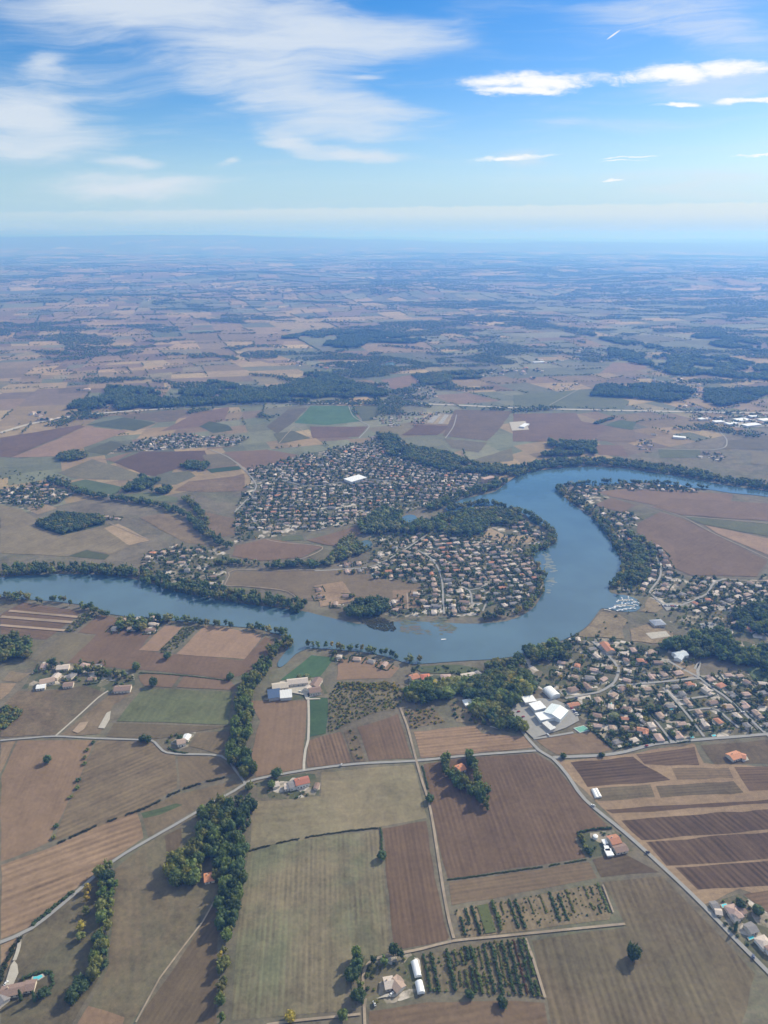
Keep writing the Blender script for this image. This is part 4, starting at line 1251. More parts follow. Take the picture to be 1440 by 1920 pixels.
def house_shape(form):
    """walls and roof of a house about its centre: lists of (verts, quads/tris)"""
    W, Rf = [[], []], [[], []]

    def box(m, x0, x1, y0, y1, z0, z1):
        V, F = m
        n = len(V)
        V += [(x0, y0, z0), (x1, y0, z0), (x1, y1, z0), (x0, y1, z0), (x0, y0, z1), (x1, y0, z1), (x1, y1, z1), (x0, y1, z1)]
        F += [(n, n + 1, n + 5, n + 4), (n + 1, n + 2, n + 6, n + 5), (n + 2, n + 3, n + 7, n + 6), (n + 3, n, n + 4, n + 7), (n + 4, n + 5, n + 6, n + 7)]

    def gable(x0, x1, y0, y1, ze, pitch, axis='x', hip=0.0, ov=.5):
        if axis == 'y':
            a0, a1, b0, b1 = y0, y1, x0, x1
        else:
            a0, a1, b0, b1 = x0, x1, y0, y1
        f = (lambda a, b, z: (a, b, z)) if axis == 'x' else (lambda a, b, z: (b, a, z))
        mid, zr_ = (b0 + b1) / 2, ze + (b1 - b0) / 2 * pitch
        h = hip * (b1 - b0) / 2
        # masonry gable triangles
        if not hip:
            V, F = W
            for a in (a0, a1):
                n = len(V)
                V += [f(a, b0, ze), f(a, b1, ze), f(a, mid, zr_)]
                F.append((n, n + 1, n + 2))
        V, F = Rf
        for dz in (0.0, .22):
            n = len(V)
            lo = ze - ov * pitch + dz
            V += [f(a0 - ov, b0 - ov, lo), f(a1 + ov, b0 - ov, lo), f(a1 + ov, b1 + ov, lo), f(a0 - ov, b1 + ov, lo), f(a0 - ov + h, mid, zr_ + dz), f(a1 + ov - h, mid, zr_ + dz)]
            F += [(n, n + 1, n + 5, n + 4), (n + 3, n + 2, n + 5, n + 4)]
            if hip:
                F += [(n, n + 3, n + 4), (n + 1, n + 2, n + 5)]
        for i, j in ((0, 1), (1, 2), (2, 3), (3, 0)) if hip else ((0, 1), (2, 3), (0, 4), (4, 3), (1, 5), (5, 2)):
            F.append((n - 6 + i, n - 6 + j, n + j, n + i))
    if form == 'gabled':
        box(W, -7, 7, -4.4, 4.4, 0, 3.3)
        gable(-7, 7, -4.4, 4.4, 3.3, .33)
    elif form == 'hip-roofed':
        box(W, -7.2, 7.2, -5, 5, 0, 3.1)
        gable(-7.2, 7.2, -5, 5, 3.1, .34, 'x', .9)
    elif form == 'L-shaped':
        box(W, -7.5, 7.5, -4, 4, 0, 3.2)
        gable(-7.5, 7.5, -4, 4, 3.2, .33)
        box(W, 0.5, 7.2, -9.5, -3.9, 0, 3.05)
        gable(0.5, 7.2, -9.5, -1.0, 3.05, .36, 'y')
    elif form == 'two-storey':
        box(W, -5.5, 5.5, -4.5, 4.5, 0, 5.9)
        gable(-5.5, 5.5, -4.5, 4.5, 5.9, .33, 'x', .85)
        box(W, 5.4, 10.5, -3.2, 3.2, 0, 2.8)
        gable(5.4, 10.5, -3.2, 3.2, 2.8, .32)
    else:   # stepped: long house with lower wing
        box(W, -8.5, 3.5, -4.2, 4.2, 0, 3.6)
        gable(-8.5, 3.5, -4.2, 4.2, 3.6, .33)
        box(W, 3.4, 10, -3.2, 4.1, 0, 2.7)
        gable(3.4, 10, -3.2, 4.1, 2.7, .3)
    return W, Rf


FORMS = ['gabled', 'hip-roofed', 'L-shaped', 'two-storey', 'stepped']


def pyd(name, VF, mat, tint):
    me = bpy.data.meshes.new(name)
    me.from_pydata(VF[0], [], VF[1])
    at = me.attributes.new('tint', 'FLOAT_COLOR', 'POINT')
    c = np.ones((len(VF[0]), 4), np.float32)
    c[:, :3] = tint
    at.data.foreach_set('color', c.ravel())
    me.materials.append(mat)
    me.update()
    return me


HS = {f: house_shape(f) for f in FORMS}
HW = {(f, w): pyd("wall", HS[f][0], M_WALL, WALLS[w]) for f in FORMS for w in WALLS}
HR = {(f, r): pyd("roof", HS[f][1], M_ROOF, ROOFS[r]) for f in FORMS for r in ROOFS}
CHIM = pyd("chimney", ([(x, y, z) for z in (0, 1.9) for x, y in ((-.5, -.4), (.5, -.4), (.5, .4), (-.5, .4))], [(0, 1, 5, 4), (1, 2, 6, 5), (2, 3, 7, 6), (3, 0, 4, 7), (4, 5, 6, 7)]), M_WALL, WALLS['c'])

HOUSES, PLACED = [], []     # x, y, rot, form, roof, wall, label, group


def clear_of(x, y, dmin, lst):
    return all((x - a) ** 2 + (y - b) ** 2 > dmin * dmin for a, b in lst)


ROADPTS = []
for ln in ROADS.split('\n'):
    head, label, pts = ln.split(';')
    ROADPTS += [(q[0], q[1]) for q in along(P(pts), 6.0)]
ROADPTS = np.array(ROADPTS)
RIVA = riv


def ordinal(n):
    w = ['', 'first', 'second', 'third', 'fourth', 'fifth', 'sixth', 'seventh', 'eighth', 'ninth', 'tenth', 'eleventh', 'twelfth', 'thirteenth', 'fourteenth', 'fifteenth', 'sixteenth', 'seventeenth', 'eighteenth', 'nineteenth', 'twentieth']
    return w[n] if n <= 20 else f"{n}th" if n % 10 not in (1, 2, 3) else f"{n}{ {1: 'st', 2: 'nd', 3: 'rd'}[n % 10] }"


def house_at(x, y, rot, roofs, label, group, dmin=17.0, road=8.0):
    if not clear_of(x, y, dmin, PLACED):
        return False
    if np.min((ROADPTS[:, 0] - x) ** 2 + (ROADPTS[:, 1] - y) ** 2) < road ** 2:
        return False
    if inside1(x, y, RIVA):
        return False
    PLACED.append((x, y))
    form = RD.choice(['gabled', 'gabled', 'hip-roofed', 'hip-roofed', 'L-shaped', 'two-storey', 'stepped'])
    HOUSES.append((x, y, rot, form, RD.choice(roofs), RD.choice('wwcg'), label, group, RD.uniform(.6, .88)))
    return True


# rows of houses: gap, sides ; where ; line
HROWS = """19 b;curving street above the factory;1060,1310 1095,1303 1123,1298 1143,1287 1153,1277 1160,1257 1150,1240 1143,1233 1110,1203
20 b;cross street of the east village;1150,1286 1195,1283 1250,1278 1300,1272
19 b;estate garden lane;1243,1290 1262,1310 1280,1330 1300,1355 1318,1380
19 b;short estate lane;1272,1313 1310,1308 1345,1303
19 b;looping estate lane;1290,1333 1320,1329 1343,1331 1362,1346 1385,1365
19 b;inner estate row;1300,1355 1330,1350 1365,1357
20 b;pool garden lane;1222,1345 1243,1370 1258,1388
20 b;straight estate road;1318,1277 1335,1290 1360,1307 1400,1343 1430,1372
20 b;east lane of the estate;1385,1290 1410,1305 1440,1330
20 b;upper village row;1165,1232 1200,1232 1240,1240
20 b;middle village row;1165,1250 1205,1252 1245,1258
19 l;lane below the east village;1173,1408 1227,1394 1303,1386
22 b;shore road behind the marina;1217,1110 1237,1083 1236,1060 1217,1022
20 b;marina hill street;1250,1130 1285,1125 1320,1110 1345,1090
20 b;row above the marina wood;1290,1140 1330,1128 1385,1110 1430,1100
22 b;wooded lanes of the east side;1385,1165 1420,1180 1440,1200
22 b;beach quarter lane;1085,1210 1115,1212 1130,1222
22 b;old quarter by the shore wood;1050,1255 1085,1262 1120,1270
22 l;river cottage lane;780,1276 835,1275 890,1276
24 b;river garden row;640,1224 690,1229 735,1240
24 b;cabin row by the river;225,1172 260,1174 290,1172
24 b;hamlet lane of the far meadow;80,1262 120,1257 165,1262 200,1260
21 b;headland tip street;1062,920 1095,918 1130,914
24 b;headland shore row;1180,914 1240,915 1310,919
24 b;farm lane on the headland shore;1125,968 1150,972 1185,968
22 b;peninsula road to the west;650,1066 700,1061 747,1037 803,1002
19 b;peninsula high street;783,1032 805,1045 820,1063 830,1103 833,1150
19 b;peninsula side street;868,1102 880,1108 885,1134"""
ALLROOF = ['tan', 'tan', 'brown', 'pink', 'pale', 'tan', 'brown', 'tan', 'grey', 'pink', 'brown', 'terracotta', 'pale', 'grey']
EAST = [ln for ln in HROWS.split('\n')]

# single buildings of the nearer farms first, so that rows keep clear of them
PANES = []


def volume(parts, p0, p1, width, ze, roof, pitch=.33, ov=.6):
    """one building volume along a ridge line: adds to parts = {'wall': VF, 'roof': VF, ...}"""
    ax, ay = p1[0] - p0[0], p1[1] - p0[1]
    L = math.hypot(ax, ay)
    ux, uy = ax / L, ay / L
    vx, vy = -uy, ux
    hw = width / 2

    def w(a, b, z):
        return (p0[0] + ux * a + vx * b, p0[1] + uy * a + vy * b, z)
    V, F = parts.setdefault('wall', [[], []])
    n = len(V)
    V += [w(0, -hw, 0), w(L, -hw, 0), w(L, hw, 0), w(0, hw, 0), w(0, -hw, ze), w(L, -hw, ze), w(L, hw, ze), w(0, hw, ze)]
    F += [(n, n + 1, n + 5, n + 4), (n + 1, n + 2, n + 6, n + 5), (n + 2, n + 3, n + 7, n + 6), (n + 3, n, n + 4, n + 7)]
    RV, RF = parts.setdefault('roof', [[], []])
    if roof in ('gable', 'hip'):
        zr_ = ze + hw * pitch
        h = hw * .9 if roof == 'hip' else 0
        if roof == 'gable':
            for a in (0, L):
                n = len(V)
                V += [w(a, -hw, ze), w(a, hw, ze), w(a, 0, zr_)]
                F.append((n, n + 1, n + 2))
        for dz in (0, .25):
            n = len(RV)
            lo = ze - ov * pitch + dz
            RV += [w(-ov, -hw - ov, lo), w(L + ov, -hw - ov, lo), w(L + ov, hw + ov, lo), w(-ov, hw + ov, lo), w(-ov + h, 0, zr_ + dz), w(L + ov - h, 0, zr_ + dz)]
            RF += [(n, n + 1, n + 5, n + 4), (n + 3, n + 2, n + 5, n + 4)]
            if h:
                RF += [(n, n + 3, n + 4), (n + 1, n + 2, n + 5)]
        for i, j in ((0, 1), (1, 2), (2, 3), (3, 0)) if h else ((0, 1), (2, 3), (0, 4), (4, 3), (1, 5), (5, 2)):
            RF.append((n - 6 + i, n - 6 + j, n + j, n + i))
    elif roof in ('flat', 'mono'):
        z0, z1 = ze + .05, ze + (.35 if roof == 'flat' else 1.6)
        n = len(RV)
        s = z1 - .3
        RV += [w(-ov, -hw - ov, z0), w(L + ov, -hw - ov, z0), w(L + ov, hw + ov, s), w(-ov, hw + ov, s), w(-ov, -hw - ov, z0 + .3), w(L + ov, -hw - ov, z0 + .3), w(L + ov, hw + ov, z1), w(-ov, hw + ov, z1)]
        RF += [(n, n + 1, n + 5, n + 4), (n + 1, n + 2, n + 6, n + 5), (n + 2, n + 3, n + 7, n + 6), (n + 3, n, n + 4, n + 7), (n + 4, n + 5, n + 6, n + 7)]
    else:   # rounded tunnel
        n, m = len(RV), 10
        for a in (0 - .2, L + .2):
            for i in range(m + 1):
                t = math.pi * i / m
                RV.append(w(a, -(hw + .15) * math.cos(t), ze + math.sin(t) * hw * pitch * 1.6))
        for i in range(m):
            RF.append((n + i, n + i + 1, n + m + 2 + i, n + m + 1 + i))
        RF += [list(range(n, n + m + 1)), list(range(n + m + 1, n + 2 * m + 2))]
    return w, L, hw, ze


def building(name, label, cat, vols, roofc, wallc=(.62, .56, .47), mat=None, openings=True, group=None, chimney=False):
    c = [sum(k) / (2 * len(vols)) for k in zip(*[(v[0][0] + v[1][0], v[0][1] + v[1][1]) for v in vols])]
    root = empty(name, (c[0], c[1], 0))
    tag(root, label, cat, group)
    for i, v in enumerate(vols):
        parts = {}
        q0, q1 = (v[0][0] - c[0], v[0][1] - c[1]), (v[1][0] - c[0], v[1][1] - c[1])
        w, L, hw, ze = volume(parts, q0, q1, v[2], v[3] + .02 * i, v[4], *v[5:6])
        wl = link("wall", pyd("wall", parts['wall'], M_WALL, wallc), root)
        rc = roofc[i % len(roofc)] if isinstance(roofc, list) else roofc
        rf = link("roof", pyd("roof", parts['roof'], mat or M_ROOF, rc), root)
        if chimney and i == 0:
            ch = link("chimney", CHIM, rf)
            x, y, z = w(L * .3, hw * .25, ze + hw * .22)
            ch.location = (x, y, z)
        if openings and ze > 2.2:
            for side in (-1, 1):
                k = 0
                a = 2.0
                while a < L - 1.5 and k < 5:
                    door = (k == 1 and side == -1)
                    ww, z0, z1 = (.55, 0.05, 2.15) if door else (.6, 1.0, 2.2)
                    b0 = side * (hw + .003)
                    b1 = side * (hw + .05)
                    VV = [w(a - ww, b0, z0), w(a + ww, b0, z0), w(a + ww, b0, z1), w(a - ww, b0, z1), w(a - ww, b1, z0), w(a + ww, b1, z0), w(a + ww, b1, z1), w(a - ww, b1, z1)]
                    m2 = bpy.data.meshes.new("window")
                    m2.from_pydata(VV, [], [(0, 1, 5, 4), (1, 2, 6, 5), (2, 3, 7, 6), (3, 0, 4, 7), (4, 5, 6, 7)])
                    m2.materials.append(M_BARK if door else M_GLASS)
                    link("door" if door else "window", m2, wl)
                    a += max(3.2, (L - 3) / 4)
                    k += 1
        n = max(1, int(L / 12))
        for j in range(n + 1):
            g = (v[0][0] + (v[1][0] - v[0][0]) * j / n, v[0][1] + (v[1][1] - v[0][1]) * j / n)
            PLACED.append(g)
    return root


def B(s, width, ze, roof, pitch=.33):
    a, b = P(s)
    return (a, b, width, ze, roof, pitch)


WHITE, BLUE = (.78, .79, .79), (.07, .11, .19)
building("villa", 'long brown roofed villa with the pool at its back', 'house', [B("3,1866 46,1857", 9, 3.4, 'gable'), B("48,1854 67,1851", 8.5, 3.2, 'gable'), B("2,1874 10,1884", 8, 3.0, 'gable')], [ROOFS['brown'], ROOFS['brown'], ROOFS['grey']], chimney=True)
building("villa", 'tan tiled villa with crossing gables inside the tree ringed garden', 'house', [B("721,1849 737,1846", 9.5, 3.3, 'gable'), B("737,1842 752,1860", 9, 3.5, 'gable'), B("739,1850 750,1839", 7.5, 3.2, 'gable')], [ROOFS['pale'], ROOFS['tan'], ROOFS['tan']], chimney=True)
building("cottage", 'small orange roofed cottage beside the walnut grove', 'house', [B("384,1651 402,1647", 9.5, 3.2, 'gable'), B("402,1643 408,1640", 6, 2.6, 'flat')], [(.56, .25, .13), WHITE], chimney=True)
building("farmhouse", 'red roofed house of the yard with white sheds', 'house', [B("1142,1582 1159,1578", 10.5, 4.2, 'gable')], ROOFS['terracotta'], chimney=True)
building("farmhouse", 'long dark roofed house beside the country road', 'house', [B("1151,1597 1173,1592", 9, 3.2, 'gable')], ROOFS['brown'])
for lab, q, w in (('white flat shed beside the red roofed house', "1130,1582 1137,1581", 4.5), ('long white caravan between the sheds', "1136,1590 1139,1598", 3.6), ('large white shed at the yard corner', "1136,1602 1147,1601", 7)):
    building("shed", lab, 'shed', [B(q, w, 2.4, 'flat')], WHITE, (.6, .6, .58), M_SHEET, False)
building("villa", 'octagonal pinkish villa beside the road with two pools', 'house', [B("1366,1716 1384,1712", 13, 3.4, 'hip'), B("1370,1724 1380,1722", 9, 3.0, 'hip'), B("1384,1712 1393,1708", 8, 2.8, 'gable')], [ROOFS['pink'], ROOFS['grey'], ROOFS['brown']])
building("garage", 'small grey garage at the sandy corner by the road', 'garage', [B("1334,1702 1344,1700", 7, 2.8, 'gable')], ROOFS['grey'])
building("garage", 'low tan garage between road and octagonal villa', 'garage', [B("1340,1712 1352,1714", 6, 2.6, 'gable')], ROOFS['pale'])
building("house", 'grey roofed house beyond the second turquoise pool', 'house', [B("1400,1747 1414,1742", 9, 3.2, 'gable')], ROOFS['grey'])
building("villa", 'white walled villa at the roadside below the second pool', 'house', [B("1422,1775 1440,1768", 10, 3.3, 'hip'), B("1435,1785 1450,1782", 9, 3.2, 'gable')], [ROOFS['pale'], ROOFS['brown']], (.75, .73, .7))
building("farmhouse", 'long farmhouse with terracotta and slate roofs by the lane', 'farmhouse', [B("554,1474 579,1468", 10.5, 5.2, 'gable'), B("542,1478 553,1475", 10, 4.4, 'gable'), B("534,1479 542,1478", 8, 3.2, 'gable')], [(.38, .16, .11), ROOFS['grey'], ROOFS['pale']], (.72, .68, .62), chimney=True)
building("shed", 'tan roofed shed beside the long farmhouse', 'shed', [B("511,1476 523,1473", 7, 3, 'gable')], ROOFS['pale'], openings=False)
building("shed", 'narrow brown shed at the field edge of the farmhouse', 'shed', [B("592,1482 596,1472", 4.5, 2.6, 'gable')], ROOFS['brown'], openings=False)
building("barn", 'longest barn with tan tiled roof at the green field', 'barn', [B("539,1284 577,1280", 12, 4.5, 'gable', .42)], ROOFS['pale'])
building("barn", 'pale roofed barn at the stream end of the farmyard', 'barn', [B("511,1292 540,1288", 13, 4.2, 'gable', .4)], (.52, .46, .38))
building("barn", 'dark blue roofed shed covered in solar panels', 'barn', [B("503,1308 525,1305", 17, 4.5, 'mono')], BLUE, (.4, .4, .42), M_SHEET, False)
building("barn", 'white roofed shed beside the solar roof', 'barn', [B("526,1308 547,1306", 15, 4.4, 'mono')], (.66, .66, .64), (.5, .5, .48), M_SHEET, False)
building("barn", 'purple brown roofed barn at the drive end', 'barn', [B("580,1300 601,1297", 12, 4.5, 'gable', .42)], ROOFS['brown'])
building("barn", 'brown roofed barn running towards the river', 'barn', [B("588,1292 598,1277", 11, 4.2, 'gable', .4)], ROOFS['brown'])
building("farmhouse", 'small pale gabled house in the middle of the farmyard', 'house', [B("575,1297 580,1292", 7, 4.8, 'gable')], ROOFS['pale'], (.7, .66, .58))
building("factory", 'large white roofed factory hall in the parking lot', 'factory', [B("997,1333 1017,1328", 14, 6, 'flat'), B("1008,1351 1033,1346", 14, 5.6, 'flat'), B("1034,1350 1049,1334", 22, 6.6, 'gable', .22)], [WHITE, WHITE, (.70, .76, .76)], (.62, .66, .68), M_SHEET, False)
building("factory", 'long low white roofed annex below the factory hall', 'factory annex', [B("1021,1359 1036,1372", 7, 4, 'flat')], (.62, .62, .6), (.55, .5, .45), M_SHEET, False)
building("warehouse", 'square white roofed warehouse behind the parking lot', 'warehouse', [B("981,1318 1001,1315", 12, 5, 'flat')], WHITE, (.6, .6, .58), M_SHEET, False)
building("hangar", 'white hangar with rounded roof above the factory', 'hangar', [B("1026,1295 1042,1310", 14, 3.6, 'tunnel', .30)], WHITE, (.62, .64, .66), M_SHEET, False)
building("house", 'orange roofed house with white terrace below the village lane', 'house', [B("1367,1424 1386,1418", 11, 3.6, 'gable'), B("1386,1420 1397,1423", 9, 3.2, 'gable')], [(.55, .26, .15), (.50, .24, .15)], chimney=True)
building("house", 'orange roofed house hidden inside the copse', 'house', [B("857,1446 869,1441", 10, 3.4, 'gable')], (.55, .24, .13), chimney=True)
building("farmhouse", 'courtyard farm with tan roofs in the hamlet', 'farmhouse', [B("76,1284 104,1278", 11, 4.6, 'gable'), B("102,1276 110,1268", 9, 4.2, 'gable'), B("70,1292 86,1290", 9, 3.6, 'gable')], [ROOFS['tan'], ROOFS['pale'], WHITE])
building("farmhouse", 'brown roofed longhouse by the gravel lane', 'farmhouse', [B("216,1296 246,1294", 12, 4.2, 'gable')], ROOFS['brown'], chimney=True)
building("barn", 'pale roofed barn among the hamlet trees', 'barn', [B("108,1256 130,1254", 11, 4, 'gable')], ROOFS['pale'])
building("house", 'grey roofed house below the courtyard farm', 'house', [B("120,1288 138,1286", 10, 3.4, 'gable')], ROOFS['brown'])
building("farmhouse", 'small white gabled farm inside the lane bend', 'farmhouse', [B("333,1397 348,1394", 9, 4.4, 'gable'), B("347,1391 353,1382", 8, 3.6, 'gable')], [ROOFS['tan'], WHITE], (.72, .68, .6))
building("house", 'red tiled house at the start of the river lane', 'house', [B("770,1276 784,1272", 11, 5, 'gable')], ROOFS['terracotta'], chimney=True)
building("house", 'bright red roofed house on the river lane', 'house', [B("790,1274 806,1272", 11, 3.8, 'hip')], (.52, .18, .11))
building("house", 'pink roofed house under the park lawn', 'house', [B("827,1274 845,1273", 11, 3.8, 'hip')], ROOFS['pink'])
building("farmhouse", 'long grey manor at the end of the river lane', 'farmhouse', [B("866,1275 890,1271", 12, 5.4, 'gable'), B("890,1270 900,1266", 10, 4.6, 'hip')], [ROOFS['pale'], ROOFS['grey']])
building("house", 'white roofed house in the dry paddock', 'house', [B("870,1322 886,1319", 11, 3.4, 'flat')], WHITE, (.7, .68, .64))
building("barn", 'white roofed market hall in the big village', 'market hall', [B("652,905 680,897", 30, 6, 'flat')], WHITE, (.6, .6, .6), M_SHEET, False)
building("pavilion", 'blue grey pavilion with hipped roof near the beach', 'pavilion', [B("1222,1172 1243,1170", 16, 4, 'hip', .3)], (.30, .33, .38))
building("villa", 'large white villa with many gables in the dark wood', 'house', [B("1264,1233 1285,1229", 12, 4.6, 'gable'), B("1270,1240 1280,1226", 10, 4.3, 'gable')], [(.55, .6, .64), (.5, .55, .6)], (.75, .75, .75))
building("house", 'long orange roofed terrace above the curving street', 'terraced house', [B("1131,1210 1145,1226", 12, 4.6, 'gable')], ROOFS['terracotta'])
building("tower", 'old brick riverside building beyond the town wood', 'tower', [B("905,905 924,901", 14, 10, 'flat')], (.42, .30, .24), (.45, .34, .27))
for lab, q, w in (('distant white farm shed beyond the far bend', "978,803 988,797", 16), ('distant white works of the trading estate', "1425,790 1450,788", 26), ('second distant white works', "1338,793 1356,792", 20),
                  ('distant white greenhouse of the upper plateau', "1000,681 1020,680", 18), ('distant long pale shed by the hamlet', "1262,821 1285,823", 16),
                  ('third distant white works', "1362,797 1380,795", 22), ('long pale works beside the motorway end', "1395,800 1422,797", 24), ('fourth distant white works', "1405,783 1420,782", 18), ('white depot under the distant wood', "1310,788 1322,787", 18), ('widest of the distant white works', "1380,790 1402,788", 30)):
    building("warehouse", lab, 'warehouse', [B(q, w, 5, 'flat')], WHITE, (.6, .6, .6), M_SHEET, False)
for lab, q, w in (('long white polytunnel beside the garden villa', "777,1805 784,1833", 5.6), ('short white polytunnel below the long one', "785,1843 790,1864", 6), ):
    building("polytunnel", lab, 'polytunnel', [B(q, w, .9, 'tunnel', .6)], (.82, .83, .84), (.7, .7, .7), M_SHEET, False)
building("polytunnel", 'slim white tunnel in the grassy vine plot', 'polytunnel', [B("1112,1482 1119,1497", 4.2, .6, 'tunnel', .6)], (.8, .8, .78), (.7, .7, .7), M_SHEET, False)
building("polytunnel", 'slim white tunnel next to its twin in the vine plot', 'polytunnel', [B("1117,1481 1125,1496", 4.2, .6, 'tunnel', .6)], (.8, .8, .78), (.7, .7, .7), M_SHEET, False)

# round white tank beside the yard
tk = empty("water_tank", (*G(1116, 1571), 0))
tag(tk, 'round white tank on the dry yard', 'tank')
n = 16
ring = [(2.4 * math.cos(i * 6.2832 / n), 2.4 * math.sin(i * 6.2832 / n)) for i in range(n)]
link("tank_body", pyd("tank_body", ([(x, y, z) for z in (0, 2.6) for x, y in ring], [(i, (i + 1) % n, n + (i + 1) % n, n + i) for i in range(n)]), M_SHEET, WHITE), tk)
link("lid", pyd("lid", ([(x * 1.03, y * 1.03, 2.61) for x, y in ring] + [(0, 0, 3.3)], [(i, (i + 1) % n, n) for i in range(n)]), M_SHEET, WHITE), tk)


def pool(label, pts, deck=1.6, shape=None):
    p = P(pts)
    c = (sum(q[0] for q in p) / len(p), sum(q[1] for q in p) / len(p))
    root = empty("swimming_pool", (c[0], c[1], 0))
    tag(root, label, 'swimming pool')
    q = [(x - c[0], y - c[1]) for x, y in p]
    for nm, k, z, mat in (("pool_deck", 1.0, .80, M_PALE), ("pool_water", .72, .86, M_POOL)):
        V = [(x * k, y * k, z) for x, y in q] + [(x * k, y * k, .1) for x, y in q]
        m = len(q)
        me = bpy.data.meshes.new(nm)
        me.from_pydata(V, [], [list(range(m))] + [(i, (i + 1) % m, m + (i + 1) % m, m + i) for i in range(m)])
        me.materials.append(mat)
        link(nm, me, root)


pool('angled cyan pool behind the brown roofed villa', "58,1841 60.5,1831.7 69,1831.5 80.5,1826.7 84.4,1832 73.3,1839")
pool('pale turquoise pool beside the octagonal villa', "1350,1697 1362,1694 1366,1700 1354,1704")
pool('turquoise pool among the roadside trees', "1400,1758 1413,1754 1416,1760 1404,1765")
for i, (x, y, lab) in enumerate(((957, 1322, 'blue pool at the upper edge of the parking lot'), (1143, 1320, 'cyan pool behind the curving street'), (1180, 1396, 'large pale pool at the village lane'), (1188, 1386, 'narrow pool at the lane fence'),
                                 (1258, 1330, 'pool in the estate gardens'), (1297, 1383, 'blue pool at the estate end'), (1338, 1380, 'small cyan pool behind the last estate houses'), (1253, 1330, 'small twin pool in the estate gardens'))):
    pool(lab, f"{x - 5},{y - 1.5} {x + 4},{y - 2.5} {x + 6},{y + 1.5} {x - 3},{y + 2.5}")
# green hard court
ct = empty("sports_court", (*G(1091, 1368), 0))
tag(ct, 'turquoise green sports court with white border by the parking lot', 'sports court')
cc = G(1091, 1368)
for nm, k, z, c in (("border", 1.0, .9, (.62, .64, .6)), ("court_surface", .9, .93, (.13, .36, .27))):
    q = [((x - cc[0]) * k, (y - cc[1]) * k) for x, y in P("1075,1366 1094,1361 1107,1369 1087,1375")]
    link(nm, pyd(nm, ([(x, y, z) for x, y in q] + [(x, y, .1) for x, y in q], [(0, 1, 2, 3), (0, 1, 5, 4), (1, 2, 6, 5), (2, 3, 7, 6), (3, 0, 4, 7)]), M_SHEET, c), ct)

# ------------------------------------------------------------------ village houses
for ln in EAST:
    head, place, pts = ln.split(';')
    gap, sides = head.split()
    for sgn, sname in ((1, 'upper side'), (-1, 'lower side')):
        if (sides == 'l' and sgn < 0) or (sides == 'r' and sgn > 0):
            continue
        k = 0
        for (x, y, a, b) in along(P(pts), float(gap)):
            off = sgn * RD.uniform(12.5, 16)
            xx, yy = x + a * off + RD.uniform(-2, 2), y + b * off + RD.uniform(-2, 2)
            if house_at(xx, yy, math.atan2(-a, b) + RD.choice((0, 0, math.pi / 2)) + RD.uniform(-.08, .08), ALLROOF, None, None):
                k += 1
                hh = HOUSES[-1]
                HOUSES[-1] = hh[:6] + (f"{hh[4]} {hh[3]} house, {ordinal(k)} on the {sname} of the {place}", f"houses of the {place}") + hh[8:]

# infill: angle, pitch along/across, share ; where ; outline
FILLS = """-8 18 20 .9;factory quarter;1090,1332 1150,1312 1235,1302 1245,1345 1215,1395 1168,1400 1112,1366
0 18.5 20.5 .92;east estate;1240,1285 1330,1285 1440,1375 1320,1384 1255,1320
5 19 21 .85;stream side of the estate;1335,1262 1440,1275 1440,1350 1405,1340 1365,1300
-5 21 23 .8;shore quarter;1040,1260 1090,1215 1130,1225 1150,1255 1140,1280 1060,1300
0 20 22 .85;park quarter;1165,1222 1235,1222 1262,1262 1170,1275
-10 19 21 .88;marina hill;1215,1112 1330,1110 1400,1092 1440,1092 1440,1125 1370,1145 1290,1140 1250,1128
0 26 28 .5;orchard shore;1175,1010 1215,1025 1230,1070 1205,1100 1160,1108 1165,1060
12 17.5 19.5 .82;peninsula;700,1062 760,1035 800,1000 850,1010 900,1015 960,1022 1000,1050 1010,1090 990,1130 960,1145 900,1150 790,1152 792,1095 765,1088 700,1082
12 22 24 .4;peninsula park;800,985 850,965 880,975 868,1000 820,1000
0 20 22 .85;peninsula tip;925,965 975,975 1010,995 1030,1010 1000,1005 950,990
8 22 26 .6;new peninsula plots;590,1105 640,1095 665,1125 640,1140 600,1135
5 20 22 .8;white bungalow plots;735,1115 785,1115 788,1145 740,1145
3 17.5 21 .78;big village;443,985 470,905 478,900 520,905 600,895 660,908 740,905 760,930 720,955 660,975 560,995 480,1002
-12 18 20 .66;upper big village;470,895 465,882 520,868 563,855 600,850 660,860 640,895 560,905
-14 17 19 .8;old town centre;660,900 640,850 690,832 740,845 790,875 860,885 905,890 890,915 840,930 800,942 750,930
8 24 27 .6;town outskirts;700,812 735,815 760,840 720,850 680,835
6 22 25 .75;west hamlets;262,1040 345,1020 385,1040 360,1062 270,1070
6 26 28 .6;river hamlet;290,1085 400,1060 420,1075 400,1105 350,1100
4 20 22 .85;small suburb;0,920 80,908 125,930 95,948 40,950
4 22 24 .6;upper stream suburb;170,975 215,970 280,1000 250,1010
6 19 21 .85;upper suburb;235,845 290,822 330,815 465,820 440,832 330,840
0 24 26 .7;riverside cabins;220,1165 298,1165 285,1182 230,1180
0 24 26 .6;headland cabins;1055,915 1105,910 1130,925 1100,945 1075,940
0 26 28 .6;headland orchard;1130,965 1180,970 1190,1000 1150,1010
0 26 30 .6;far hamlet;1190,812 1225,815 1230,855 1200,845
0 28 30 .6;far farms;1320,850 1360,843 1360,870 1300,868
0 26 28 .7;village over the stream;760,775 830,770 800,800 720,800 700,785
0 26 28 .6;hamlet by the wooded hollow;750,735 800,725 830,745 770,752
0 30 30 .5;plateau hamlet;1025,722 1090,720 1095,735 1030,733
0 26 28 .6;wood edge village;1240,725 1310,722 1320,745 1260,750
0 26 28 .7;trading estate;1310,785 1440,778 1440,800 1330,800"""
